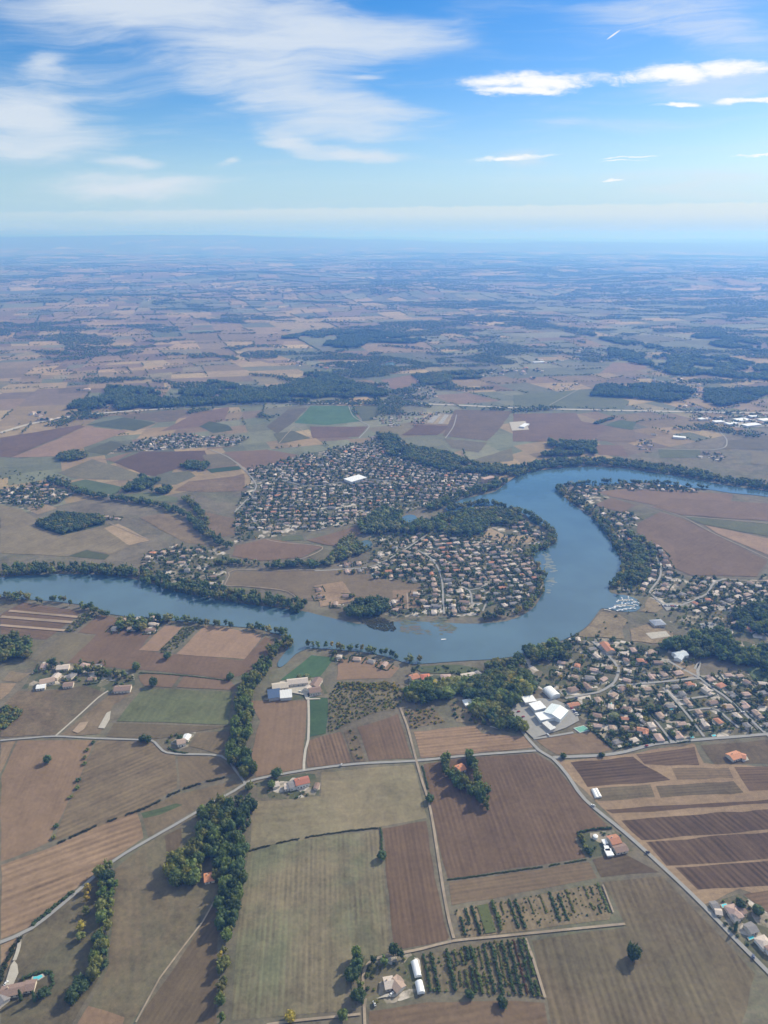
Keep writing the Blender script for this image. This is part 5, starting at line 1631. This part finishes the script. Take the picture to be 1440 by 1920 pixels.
for ln in FILLS.split('\n'):
    head, place, pts = ln.split(';')
    ang, pa, pb, share = map(float, head.split())
    p = P(pts)
    c = (sum(q[0] for q in p) / len(p), sum(q[1] for q in p) / len(p))
    ca, sa = math.cos(rad(ang)), math.sin(rad(ang))
    R_ = max(math.hypot(q[0] - c[0], q[1] - c[1]) for q in p)
    row = 0
    for j in range(int(R_ / pb), -int(R_ / pb) - 1, -1):
        k = 0
        for i in range(-int(R_ / pa), int(R_ / pa) + 1):
            u, v = i * pa + RD.uniform(-3, 3), j * pb + RD.uniform(-2, 2)
            x, y = c[0] + u * ca - v * sa, c[1] + u * sa + v * ca
            if RD.random() > share or not inside1(x, y, p):
                continue
            if house_at(x, y, rad(ang) + RD.choice((0, 0, 0, math.pi / 2)) + RD.uniform(-.22, .22), ALLROOF, None, None, 14.0):
                if k == 0:
                    row += 1
                k += 1
                hh = HOUSES[-1]
                HOUSES[-1] = hh[:6] + (f"{hh[4]} {hh[3]} house, {ordinal(k)} in the {ordinal(row)} row of the {place}", f"houses of the {place}") + hh[8:]

# the 300 largest in the picture stand as single houses, the rest as one mass


def in_view(x, y, m=20):
    a, b = PIX(x, y)
    return -m < a < 1440 + m and b < 1920 + m


HOUSES = [h for h in HOUSES if in_view(h[0], h[1], 60)]
vis = sorted([h for h in HOUSES if in_view(h[0], h[1], 4)], key=lambda h: math.hypot(h[0], h[1], CAM_H) / h[8])[:290]
visset = set((h[0], h[1]) for h in vis)
for (x, y, rot, form, roof, wall, label, group, k) in vis:
    o = empty("house", (x, y, 0.0), rot)
    o.scale = (k, k, k)
    tag(o, label, 'house', group)
    link("wall", HW[form, wall], o)
    r_ = link("roof", HR[form, roof], o)
    if math.hypot(x, y) < 900 and form != 'hip-roofed':
        c_ = link("chimney", CHIM, r_)
        c_.location = (-2.5, .9, 4.1 if form != 'two-storey' else 6.7)


def tri_of(VF):
    T = []
    for f in VF[1]:
        for i in range(1, len(f) - 1):
            T.append((f[0], f[i], f[i + 1]))
    return np.array(VF[0], float), np.array(T)


TRI = {f: (tri_of(HS[f][0]), tri_of(HS[f][1])) for f in FORMS}


def house_mass(name, hs, label):
    Vs, Ts, Cs, n = [], [], [], 0
    mi = []
    for (x, y, rot, form, roof, wall, _l, _g, k) in hs:
        z = float(hgt(x, y))
        c, s = math.cos(rot) * k, math.sin(rot) * k
        for (V, T), tint, ix in ((TRI[form][0], WALLS[wall], 0), (TRI[form][1], np.array(ROOFS[roof]) * RD.uniform(.8, 1.2), 1)):
            Vs.append(np.stack([V[:, 0] * c - V[:, 1] * s + x, V[:, 0] * s + V[:, 1] * c + y, V[:, 2] * k + z], 1))
            Ts.append(T + n)
            Cs.append(np.tile(tint, (len(V), 1)))
            mi += [ix] * len(T)
            n += len(V)
    me = mesh_np(name, np.concatenate(Vs), np.concatenate(Ts), [M_WALL, M_ROOF], np.concatenate(Cs))
    me.polygons.foreach_set('material_index', np.array(mi, np.int32))
    return tag(link(name, me), label, None, None, 'stuff')


rest = [h for h in HOUSES if (h[0], h[1]) not in visset]
for (cx, cy, d) in HAMLETS:
    for j in range(RD.choice((1, 2, 3, 5, 9, 14))):
        x, y = cx + RD.gauss(0, 60), cy + RD.gauss(0, 60)
        rest.append((x, y, RD.uniform(0, 3.1), RD.choice(FORMS), RD.choice(ALLROOF + ['pale']), RD.choice('wwc'), None, None, RD.uniform(.9, 1.7)))
        TREES.append((x + RD.uniform(-25, 25), y + RD.uniform(-25, 25), RD.uniform(4, 8), RD.uniform(8, 13), 'b', 'd', None, None, False))
house_mass("distant_houses", rest, 'close packed small houses of the more distant town quarters')
# ------------------------------------------------------------------ trees: the 300 largest in view one by one, the rest as one wood
SHAPES = MID['b'] + MID['t'] + MID['c'] + MID['s']
SOFF = {'b': 0, 't': 5, 'c': 10, 's': 15}
TREES = [t for t in TREES if in_view(t[0], t[1], 90)]
PA = np.array(PLACED)
TREES = [t for t in TREES if t[8] or np.min((PA[:, 0] - t[0]) ** 2 + (PA[:, 1] - t[1]) ** 2) > (5.5 + t[2] * .45) ** 2]






cand = sorted(TREES, key=lambda t: (not t[8], math.hypot(t[0], t[1], CAM_H) / (t[2] * 2 + t[3])))
cand = [t for t in cand if t[6] and in_view(t[0], t[1], 6)][:296]
single = set(id(t) for t in cand)
CROWN, TRUNK = {}, None
r_ = np.random.default_rng(3)
TV, TF = [], []
for (x0, y0, z0, x1, y1, z1, ra, rb) in [(0, 0, 0, 0, 0, .5, .085, .05), (0, 0, .3, .3, .1, .6, .045, .02), (0, 0, .33, -.25, .2, .6, .045, .02), (0, 0, .36, 0, -.3, .62, .04, .02)]:
    n = len(TV)
    for (x, y, z, q) in ((x0, y0, z0, ra), (x1, y1, z1, rb)):
        TV += [(x + q * math.cos(i * 1.0472), y + q * math.sin(i * 1.0472), z) for i in range(6)]
    TF += [(n + i, n + (i + 1) % 6, n + 6 + (i + 1) % 6, n + 6 + i) for i in range(6)]
TRUNK = bpy.data.meshes.new("trunk")
TRUNK.from_pydata(TV, [], TF)
TRUNK.materials.append(M_BARK)
for t in cand:
    x, y, r, h, sh, tn, lab, gr, lone = t
    nm = {'b': 'tree', 't': 'tree', 'c': 'cypress_tree', 's': 'bush'}[sh]
    o = empty(nm, (x, y, 0.1), RD.uniform(0, 6.28))
    o.scale = (r, r, h)
    tag(o, lab, {'tree': 'tree', 'cypress_tree': 'tree', 'bush': 'bush'}[nm], gr)
    key = (sh, RD.randrange(4), tn, RD.randrange(3))
    if key not in CROWN:
        V, T = NEAR[sh][key[1]]
        tt = np.array(TINTS[tn]) * (.8, 1.0, 1.25)[key[3]]
        cc = tt[None] * RN.uniform(.75, 1.3, (len(V) // 3 + 1, 1)).repeat(3, 0)[:len(V)]
        CROWN[key] = mesh_np("crown", V, T, M_LEAF, cc, True)
    link("crown", CROWN[key], o)
    link("trunk", TRUNK, o)

rest_t = []
for t in TREES:
    if id(t) in single:
        continue
    x, y, r, h, sh, tn = t[:6]
    rest_t.append((x, y, float(hgt(x, y)), r, h, SOFF[sh] + RD.randrange(5), tint_of(tn)))
merge("woodland", rest_t, SHAPES, M_LEAF, 'dense belts and woods along the river, streams and plateau', True)

# gardens: hedges, shrubs and small trees between the houses
gs = []
for (x, y, rot, form, roof, wall, lab, gr, k) in HOUSES:
    d = math.hypot(x, y)
    c, s = math.cos(rot), math.sin(rot)
    for j in range(RD.choice((5, 6, 7, 8))):
        a = RD.uniform(0, 6.283)
        q = RD.uniform(7.0, 13.5)
        big = RD.random() < .5
        sh = RD.choice('bbtc' if big else 's')
        r = RD.uniform(2.0, 3.9) if big else RD.uniform(1.0, 2.0)
        h = RD.uniform(4, 8.5) if big else RD.uniform(1.2, 2.4)
        if sh in 'tc':
            r *= .5
        px, py = x + q * math.cos(a), y + q * math.sin(a)
        if np.min((ROADPTS[:, 0] - px) ** 2 + (ROADPTS[:, 1] - py) ** 2) < 20:
            continue
        gs.append((px, py, float(hgt(px, py)), r, h, SOFF[sh] + RD.randrange(5), tint_of(RD.choice('gdddoo' if RD.random() < .9 else 'yp'))))
    if d < 1900:
        for side in RD.sample([(1, 0), (-1, 0), (0, 1), (0, -1)], 2):
            ln_ = 9 if side[0] == 0 else 8
            for q in np.arange(-ln_, ln_, 1.7):
                u, v = (side[0] * 10.5, q) if side[0] else (q, side[1] * 9.5)
                px, py = x + u * c - v * s, y + u * s + v * c
                gs.append((px, py, 0, 1.15, RD.uniform(1.5, 2.2), SOFF['s'] + RD.randrange(5), np.array(TINTS['d']) * RD.uniform(.8, 1.2)))
# loose trees over all gardens, paved patches beside the houses
HA = np.array([(h[0], h[1]) for h in HOUSES] + PLACED)
for ln in GARDENS.split('\n'):
    lab, pts = ln.split(';')
    if not any(k in lab for k in ('village', 'marina', 'far shore', 'peninsula', 'hamlets', 'river houses', 'suburb')):
        continue
    p = P(pts)
    dist = math.hypot(p[0][0], p[0][1])
    for (x, y) in fill_poly(p, 11.5):
        if float(vnoise(x / 60, y / 60, 71)) < .3 or inside1(x, y, riv) or np.min((HA[:, 0] - x) ** 2 + (HA[:, 1] - y) ** 2) < 58 or np.min((ROADPTS[:, 0] - x) ** 2 + (ROADPTS[:, 1] - y) ** 2) < 30:
            continue
        k = RD.uniform(.55, 1.2)
        sh = RD.choice('bbbts')
        gs.append((x, y, 0, 3.3 * k * (.6 if sh == 't' else 1), 7.5 * k * (.45 if sh == 's' else 1), SOFF[sh] + RD.randrange(5), tint_of(RD.choice('gdddoogy' if RD.random() < .4 else 'gddd'))))
V, F = [], []
for i, h in enumerate(HOUSES):
    for j in range(RD.choice((1, 2, 2))):
        a = h[2] + RD.choice((0, 1.57, 3.14, 4.71)) + RD.uniform(-.2, .2)
        q = RD.uniform(5.5, 9)
        x, y = h[0] + q * math.cos(a), h[1] + q * math.sin(a)
        w_, l_ = RD.uniform(1.2, 3.0), RD.uniform(2, 5.5)
        z = float(hgt(x, y)) + .16 + (i % 40) * .004 + j * .002
        n = len(V)
        c, s = math.cos(a), math.sin(a)
        V += [(x + u * c - v * s, y + u * s + v * c, z) for u, v in ((-l_, -w_), (l_, -w_), (l_, w_), (-l_, w_))]
        F.append((n, n + 1, n + 2, n + 3))
me = bpy.data.meshes.new("pavement")
me.from_pydata(V, [], F)
me.materials.append(plain("garden_paving", (.50, .46, .40), .9, .2, .5, .12))
tag(link("pavement", me), 'pale drives and terraces beside the village houses', None, None, 'structure')
merge("garden_shrubbery", gs, SHAPES, M_LEAF, 'hedges, shrubs and small trees of the village gardens', True)

# scrub: spacing, radius, height, mix ; outline
sc_ = []
for ln in """4.2 1.7 2.6 oydoo;616,1306 633,1280 740,1281 764,1302 742,1330 702,1336 640,1363 616,1374
3.6 1.9 3.2 oyygo;632,1281 735,1280 760,1290 745,1297 640,1292
5 1.7 2.4 oyod;757,1332 812,1328 836,1353 771,1366
8 2.2 3.4 dod;842,1322 872,1313 940,1331 930,1360 856,1354
3.6 1.7 2.4 oddo;297,1222 345,1176 371,1177 318,1228
3.8 1.8 2.6 oddo;120,1185 155,1150 187,1151 135,1187
5 1.6 2.4 odro;0,1324 46,1330 28,1352 0,1374
7 1.8 2.6 odo;645,1371 664,1366 686,1427 664,1429
8 2.0 3.0 dog;655,1813 690,1800 768,1788 775,1855 740,1874 690,1884 662,1886
9 1.8 2.8 odd;1085,1562 1150,1557 1176,1573 1186,1594 1110,1606
7 1.9 3.0 dog;1324,1702 1386,1678 1440,1714 1440,1808 1420,1806 1372,1750
11 1.8 2.6 odd;480,1470 570,1452 600,1454 597,1489 560,1497 486,1495
11 2.0 3.0 dog;10,1890 90,1880 80,1832 40,1838 70,1905 20,1915
9 2.2 4.0 dog;770,1252 860,1247 905,1256 890,1265 830,1263 790,1261
26 2.4 4.0 dgo;1070,1196 1128,1147 1216,1120 1285,1151 1268,1208 1180,1203
8 2.2 3.6 odo;1175,1002 1225,1022 1233,1066 1212,1098 1172,1094 1187,1050
9 2.4 4 dgo;60,1262 110,1246 250,1263 253,1285 210,1290 100,1280
10 2.2 3.5 odg;0,930 60,905 108,890 140,905 80,915 20,940
20 2.4 4 dgo;0,880 100,888 140,905 60,905 0,925
8 2.2 3.4 dgo;308,1392 322,1378 336,1378 330,1402
4.6 1.0 1.3 oodd;850,1706 1124,1657 1148,1713 866,1760
4.4 1.2 1.6 dogd;785,1791 988,1757 1019,1871 800,1861
10 2.2 3.4 dgo;1342,1424 1362,1402 1372,1410 1362,1430
9 2.2 3.4 dgo;505,1312 520,1300 535,1312 545,1300 562,1310 548,1314""".split('\n'):
    head, pts = ln.split(';')
    sp, r, h, mix = head.split()
    for (x, y) in fill_poly(P(pts), float(sp)):
        if RD.random() < .75 and clear_of(x, y, 8.0, PLACED):
            k = RD.uniform(.6, 1.3)
            sc_.append((x, y, .1, float(r) * k, float(h) * k, SOFF['s' if RD.random() < .8 else 'b'] + RD.randrange(5), tint_of(RD.choice(mix))))
merge("scrub_vegetation", sc_, SHAPES, M_LEAF, 'scrub and bushes of fallow plots and farm gardens', True)
rd_ = [(x, y, .5, RD.uniform(.9, 1.8), RD.uniform(1.2, 2.4), SOFF['s'] + RD.randrange(5), np.array((.10, .10, .045)) * RD.uniform(.8, 1.2)) for (x, y) in fill_poly(P("668,1161 690,1160 716,1158 738,1168 744,1184 720,1184 700,1180 682,1170"), 2.6)]
merge("reed_vegetation", rd_, SHAPES, M_LEAF, 'olive reed bed running out into the river', True)

# hedges and nursery rows: each one a thing
def hedge(pts, w, h, tint, label, group=None, gap=0.0, cat='hedge', name="hedge", grow=(1.0, 1.0)):
    items = []
    L = 0
    for (x, y, nx_, ny_) in along(pts, w * .62):
        if float(vnoise(x / 9, y / 9, 61)) < gap * (.55 if cat == 'planted row' else 1):
            continue
        k = RD.uniform(.75, 1.2)
        items.append((x + nx_ * RD.uniform(-.25, .25) * w, y + ny_ * RD.uniform(-.25, .25) * w, .25, w * .56 * k, h * RD.uniform(.75, 1.15), SOFF['s'] + RD.randrange(5), np.array(tint) * RD.uniform(.75, 1.25)))
    o = merge(name, items, SHAPES, M_LEAF, label, True)
    if o:
        del o['kind']
        tag(o, label, cat, group)
    return o


def lerp(a, b, t):
    return (a[0] + (b[0] - a[0]) * t, a[1] + (b[1] - a[1]) * t)


hedge(P("62,1733 100,1703 139,1672"), 4.2, 3.0, TINTS['d'], 'long dark clipped hedge along the lane above the villa')
hedge(P("-4,1852 10,1812 22,1785 38,1757"), 4.5, 3.5, (.045, .06, .025), 'green hedge beside the villa drive')
hedge(P("44,1836 62,1828 84,1823 96,1826 99,1838 96,1852 88,1866"), 3.2, 2.4, TINTS['d'], 'curved dark hedge round the pool lawn')
hedge(P("716,1600 714,1560 712,1553"), 2.6, 1.6, TINTS['d'], 'thin dark hedge between pale and brown fields, upper end')
hedge(P("466,1596 540,1577 640,1560 708,1553"), 2.0, .9, (.05, .06, .03), 'low grassy bank along the pale stubble field', None, .3)
hedge(P("420,1458 380,1468 330,1486 270,1516 180,1549 95,1589"), 3.0, 1.4, (.045, .055, .03), 'long low hedge bank above the pinkish field', None, .25)
hedge(P("840,1650 900,1642 1000,1628 1100,1612"), 1.8, .7, (.05, .075, .025), 'low green bank under the purple field', None, .3)
hedge(P("1083,1562 1096,1588 1109,1607"), 2.4, 2.0, TINTS['d'], 'dark hedge closing the yard of the white sheds')
hedge(P("1086,1561 1115,1555 1148,1554"), 2.4, 2.2, TINTS['d'], 'dark hedge between yard and purple field')
hedge(P("316,1402 330,1410 352,1413"), 2.2, 1.8, TINTS['d'], 'short hedge in the lane bend')
hedge(P("262,1262 330,1266 423,1276"), 2.2, 1.2, TINTS['d'], 'straight hedge under the rosy field')
hedge(P("1113,1371 1132,1388 1152,1406"), 3.0, 2.6, TINTS['d'], 'hedge between the dry field and the village gardens')
hedge(P("1172,1400 1215,1394 1250,1388"), 2.6, 2.4, TINTS['d'], 'hedge along the village lane')
hedge(P("1180,1345 1195,1362 1215,1392"), 2.6, 2.6, TINTS['d'], 'dark hedge lane through the village gardens')
hedge(P("792,1437 800,1468 806,1498"), 2.0, 1.2, TINTS['d'], 'thin hedge beside the earth track', None, .35)
hedge(P("1115,795 1150,785"), 16, 9, TINTS['d'], 'dark elongated hedge wood in the far brown field')
U = P("850,1706 1124,1657 1148,1713 866,1760")  # nursery rows: each a line of separate shrubs in one mesh
for i, (t, w, h, tn, gap, a, b) in enumerate(((.03, 2.4, 2.4, 'd', .2, .35, .98), (.075, 2.2, 2.2, 'd', .35, .05, .6), (.12, 2.8, 2.8, 'd', .2, .03, .98), (.26, 3.4, 3.8, 'g', .05, .0, .98), (.31, 1.8, 1.4, 'o', .45, .1, .95),
                                              (.37, 2.4, 2.2, 'd', .3, .03, .98), (.41, 2.6, 2.4, 'd', .2, .05, 1.0), (.5, 1.4, 1.0, 'o', .5, .05, .95), (.58, 1.6, 1.0, 'o', .4, .05, .98), (.645, 3.0, 2.2, 'd', .0, .02, .98), (.70, 2.4, 1.8, 'd', .05, .1, .98),
                                              (.76, 2.0, 1.6, 'o', .3, .03, .8), (.89, 2.0, 1.3, 'o', .3, .03, .8), (.93, 1.6, 1.2, 'd', .45, .1, .95), (.985, 2.6, 1.0, 'g', .0, .0, .97))):
    p, q = lerp(U[0], U[1], t), lerp(U[3], U[2], t)
    hedge([lerp(p, q, a), lerp(p, q, b)], w, h, TINTS[tn], f"{TINTW[tn]} planted row, {ordinal(i + 1)} from the earth track in the upper nursery block", 'rows of the upper nursery block', gap, 'planted row', 'nursery_shrub_row')
U = P("785,1791 988,1757 1019,1871 800,1861")
for i, (t, w, h, tn, gap) in enumerate(((.04, 2.4, 2.6, 'd', .25), (.11, 2.8, 2.8, 'd', .15), (.25, 3.6, 3.8, 'd', .08), (.32, 2.0, 1.6, 'o', .4), (.38, 2.6, 2.4, 'o', .3), (.43, 3.0, 3.0, 'd', .2), (.48, 3.0, 3.4, 'g', .25),
                                       (.54, 1.8, 1.4, 'o', .4), (.59, 2.6, 2.4, 'd', .25), (.66, 3.2, 3.2, 'd', .15), (.71, 1.6, 1.2, 'o', .4), (.76, 2.6, 2.6, 'd', .25), (.82, 2.8, 2.8, 'd', .2), (.87, 1.8, 1.4, 'r', .1), (.92, 3.0, 3.2, 'd', .1), (.97, 2.6, 2.8, 'g', .3))):
    p, q = lerp(U[0], U[1], t), lerp(U[3], U[2], t)
    hedge([lerp(p, q, .03), lerp(p, q, .98)], w, h, TINTS[tn], f"{TINTW[tn]} planted row, {ordinal(i + 1)} from the polytunnels in the lower nursery block", 'rows of the lower nursery block', gap, 'planted row', 'nursery_shrub_row')
sheet("grass_strip", [lerp(lerp(P("850,1706")[0], P("1124,1657")[0], t), lerp(P("866,1760")[0], P("1148,1713")[0], t), s) for t, s in ((.155, .02), (.225, .02), (.225, .98), (.155, .98))], zi + .02, plain("grass_turf", (.10, .115, .045), .95, .1, .4, .3), 'structure', 'green grass strip in the upper nursery block')

# ------------------------------------------------------------------ far woods and field hedges
fw = []
for (d0, d1, s) in ((2300, 3600, 11), (3600, 6500, 17), (6500, 12000, 30), (12000, 22000, 60)):
    gx, gy = np.meshgrid(np.arange(-.62 * d1 - 600, .62 * d1 + 600, s), np.arange(d0 * .8, d1, s))
    gx, gy = gx.ravel() + RN.uniform(-.4, .4, gx.size) * s, gy.ravel() + RN.uniform(-.4, .4, gx.size) * s
    dd = np.hypot(gx, gy)
    k = (dd >= d0) & (dd < d1) & (np.abs(gx) < gy * .64 + 350)
    gx, gy, dd = gx[k], gy[k], dd[k]
    wx, wy = gx + (vnoise(gx / 300, gy / 300, 91) - .5) * 260, gy + (vnoise(gx / 300, gy / 300, 92) - .5) * 200
    n_ = .36 * vnoise(wx / 760, wy / 400, 93) + .34 * vnoise(wx / 260, wy / 110, 94) + .3 * vnoise(wx / 100, wy / 60, 95)
    k = n_ > .625 + .05 * (1 - sstep(dd, 3800, 5200)) - .075 * sstep(gx / gy, -.3, .3) - .03 * sstep(dd, 5000, 12000)
    for x, y, d in zip(gx[k], gy[k], dd[k]):
        if d < 3600 and in_traced(x, y):
            continue
        r = s * RD.uniform(.5, .8)
        fw.append((x, y, float(hgt(x, y)) - 1, r, min(RD.uniform(9, 16), r * 3), RD.randrange(4), tint_of(RD.choice('ddgdo'))))
for (a, b, d) in HEDGES:
    s = 8 if d < 3500 else 12 if d < 6500 else 24
    if d > 15000:
        continue
    L = math.hypot(b[0] - a[0], b[1] - a[1])
    for k in range(int(L / s)):
        if RD.random() < .3:
            continue
        t = (k + RD.random()) / (L / s)
        x, y = a[0] + (b[0] - a[0]) * t, a[1] + (b[1] - a[1]) * t
        if d < 3600 and in_traced(x, y):
            continue
        r = s * RD.uniform(.4, .75)
        fw.append((x, y, float(hgt(x, y)) - .5, r, min(RD.uniform(6, 13), r * 3), RD.randrange(4), tint_of(RD.choice('ddgo'))))
# motorway planting
for (x, y, nx_, ny_) in along(P(MOTOR), 12):
    for sd in (-1, 1):
        if RD.random() < .45 + .4 * (float(vnoise(x / 160, sd * 9.0, 81)) - .5):
            o_ = sd * RD.uniform(19, 26)
            fw.append((x + nx_ * o_, y + ny_ * o_, 0, RD.uniform(4, 7), RD.uniform(4, 9), RD.randrange(4), tint_of('d')))
merge("distant_woodland", fw, FARC, M_LEAF, 'dark woods and hedgerows scattered over the far plain', True)

# ------------------------------------------------------------------ cars and boats
def car_mesh(tint):
    V, F, M = [], [], []

    def loft(secs, mat):
        n = len(V)
        for (z, x0, x1, w) in secs:
            V.extend([(x0, -w, z), (x1, -w, z), (x1, w, z), (x0, w, z)])
        for i in range(len(secs) - 1):
            a = n + 4 * i
            for j in range(4):
                F.append((a + j, a + (j + 1) % 4, a + 4 + (j + 1) % 4, a + 4 + j))
                M.append(mat)
        F.append(tuple(n + 4 * (len(secs) - 1) + j for j in range(4)))
        M.append(mat)
    loft([(.28, -2.0, 2.0, .82), (.6, -2.12, 2.15, .88), (.92, -2.08, 2.05, .86)], 0)
    loft([(.92, -1.75, 1.0, .8), (1.34, -1.25, .35, .68)], 1)
    loft([(1.342, -1.25, .35, .68), (1.43, -1.1, .2, .62)], 0)
    for x in (-1.3, 1.3):
        for y in (-.86, .86):
            n = len(V)
            for dy in (-.09, .09):
                V.extend([(x + .31 * math.cos(i * .7854), y + dy, .31 + .31 * math.sin(i * .7854)) for i in range(8)])
            for i in range(8):
                F.append((n + i, n + (i + 1) % 8, n + 8 + (i + 1) % 8, n + 8 + i))
                M.append(2)
            F.extend([tuple(range(n, n + 8)), tuple(range(n + 8, n + 16))])
            M.extend([2, 2])
    me = pyd("car_body", (V, F), M_PAINT, tint)
    me.materials.append(M_GLASS)
    me.materials.append(M_TYRE)
    me.polygons.foreach_set('material_index', np.array(M, np.int32))
    return me


CARS = {'white': (.75, .75, .74), 'silver': (.45, .46, .47), 'dark': (.03, .032, .04), 'red': (.35, .03, .03), 'blue': (.05, .09, .2)}
CARM = {k: car_mesh(v) for k, v in CARS.items()}


def car(x, y, rot, col, label, group=None):
    o = link("parked_car", CARM[col])
    o.location = (x, y, zr + .12)
    o.rotation_euler = (0, 0, rot)
    tag(o, label, 'car', group)


for (pts, gap, where, skip) in (("1062,1318 1086,1347", 3.4, 'line of cars at the village edge of the factory lot', .35), ("972,1336 1002,1369", 3.6, 'line of cars on the stream side of the factory lot', .72),
                                ("1040,1366 1066,1360", 4, 'line of cars below the factory hall', .5), ("1243,1137 1270,1138", 3.2, 'parking place behind the marina', .3), ("1314,1173 1342,1172", 3.4, 'parking place in the dark east wood', .3),
                                ("1070,1313 1118,1303", 8, 'kerb of the curving street', .5)):
    k = 0
    for (x, y, a, b) in along(P(pts), gap):
        if RD.random() < skip:
            continue
        k += 1
        c = RD.choice(['white', 'white', 'silver', 'dark', 'red', 'blue', 'silver'])
        car(x, y, math.atan2(b, a) + (math.pi / 2 if gap > 7 else 0), c, f"{c} car, {ordinal(k)} in the {where}", where)
for (x, y, c, lab) in ((702, 1884, 'white', 'white car parked on the lawn of the garden villa'), (734, 1866, 'white', 'white car on the terrace of the garden villa'), (1134, 1586, 'white', 'white car between the sheds and the red roof'),
                       (1152, 1588, 'silver', 'silver car in the yard behind the red roof'), (1028, 1380, 'white', 'white van like car at the factory entrance'), (12, 1846, 'white', 'white car on the pale villa forecourt'),
                       (1136, 1232, 'white', 'white car driving on the curving street'), (1159, 1262, 'silver', 'silver car on the bend of the curving street'), (1393, 1337, 'white', 'white car on the straight estate road'),
                       (1336, 1289, 'dark', 'dark car on the straight estate road'), (1395, 1424, 'silver', 'silver car on the white terrace below the lane'), (563, 1298, 'white', 'white vehicle in the long barn farmyard'), (1112, 1512, 'white', 'white car driving on the country road past the vineyards'), (1214, 1600, 'dark', 'dark car on the country road near the red roofed house'),
                       (640, 1436, 'silver', 'silver car on the lane above the beige field'), (1212, 1400, 'red', 'red car on the lane below the east village'), (1412, 1796, 'blue', 'blue car on the country road near the roadside trees')):
    x, y = G(x, y)
    car(x, y, RD.uniform(0, 3), c, lab)


def boat(x, y, rot, L, label, group, cabin=True):
    w = L * .15
    o = empty("motorboat", (x, y, .62), rot)
    tag(o, label, 'boat', group)
    V, F = [], []
    st = [(-.5, .85, .55), (-.1, 1.0, .6), (.25, .85, .7), (.42, .4, .8), (.5, .03, .85)]
    for (t, k, z) in st:
        V += [(t * L, -w * k * .75, 0), (t * L, w * k * .75, 0), (t * L, w * k, z * L * .15), (t * L, -w * k, z * L * .15)]
    for i in range(4):
        a = 4 * i
        F += [(a + j, a + (j + 1) % 4, a + 4 + (j + 1) % 4, a + 4 + j) for j in range(4)]
    F += [(0, 1, 2, 3)]
    link("hull", pyd("hull", (V, F), M_PAINT, (.75, .75, .74)), o)
    if cabin:
        z = L * .085
        V = [(-.15 * L, -w * .7, z), (.22 * L, -w * .55, z), (.22 * L, w * .55, z), (-.15 * L, w * .7, z), (-.12 * L, -w * .6, z + 1.2), (.1 * L, -w * .5, z + 1.2), (.1 * L, w * .5, z + 1.2), (-.12 * L, w * .6, z + 1.2)]
        link("cabin", pyd("cabin", (V, [(0, 1, 5, 4), (1, 2, 6, 5), (2, 3, 7, 6), (3, 0, 4, 7), (4, 5, 6, 7)]), M_PAINT, (.6, .62, .64)), o)


k = 0
for (px, py, rt, L) in ((1148, 1142, .2, 12), (1158, 1139, .1, 13), (1168, 1138, .3, 10), (1160, 1145, .6, 9), (1170, 1144, .4, 11), (1178, 1143, .2, 9), (1187, 1142, -.3, 9), (1192, 1136, -.6, 8), (1188, 1131, .5, 10), (1176, 1133, .2, 9),
                        (1166, 1132, 1.2, 8), (1195, 1131, -.8, 8), (1172, 1128, .1, 8), (1183, 1126, .4, 9), (1158, 1128, .9, 9), (1166, 1123, 1.5, 8), (1178, 1121, 1.3, 8)):
    k += 1
    x, y = G(px, py)
    boat(x, y, rt, L, 'small white cabin boat moored among others in the round marina', 'boats moored in the round marina')
x, y = G(832, 1200)
boat(x, y, 0.1, 8, 'lone small boat in the middle of the river', None, False)
for lab, pts in (('long floating pontoon of the marina', "1152,1136 1172,1135 1190,1138"), ('short floating pontoon of the marina', "1160,1127 1175,1125 1190,1128"), ('grey landing stage below the bare beach', "1132,1143 1146,1146")):
    p = P(pts)
    o = ribbon("pontoon", p, 2.4, .95, M_PALE, lab)
    del o['kind']
    tag(o, lab, 'pontoon')
    so = o.modifiers.new("thick", 'SOLIDIFY')
    so.thickness = .35

# ------------------------------------------------------------------ the air
hb = bpy.data.meshes.new("haze")
S0, S1, z0, z1 = -66000, 66000, -110.0, 640.0
hb.from_pydata([(x, y, z) for z in (z0, z1) for x, y in ((S0, -8000), (S1, -8000), (S1, S1), (S0, S1))], [],
               [(3, 2, 1, 0), (4, 5, 6, 7), (0, 1, 5, 4), (1, 2, 6, 5), (2, 3, 7, 6), (3, 0, 4, 7)])
mh = bpy.data.materials.new("haze_air")
mh.use_nodes = True
nt = NT(mh.node_tree)
vol = nt.n('ShaderNodeVolumePrincipled', {'Color': rgba(HAZE_C), 'Absorption Color': (.712, .712, .712, 1), 'Density': HAZE_D, 'Anisotropy': .25})
nt.n('ShaderNodeOutputMaterial', {'Volume': vol.outputs[0]})
hb.materials.append(mh)
tag(link("haze", hb), 'blue summer haze over the whole plain', None, None, 'stuff')
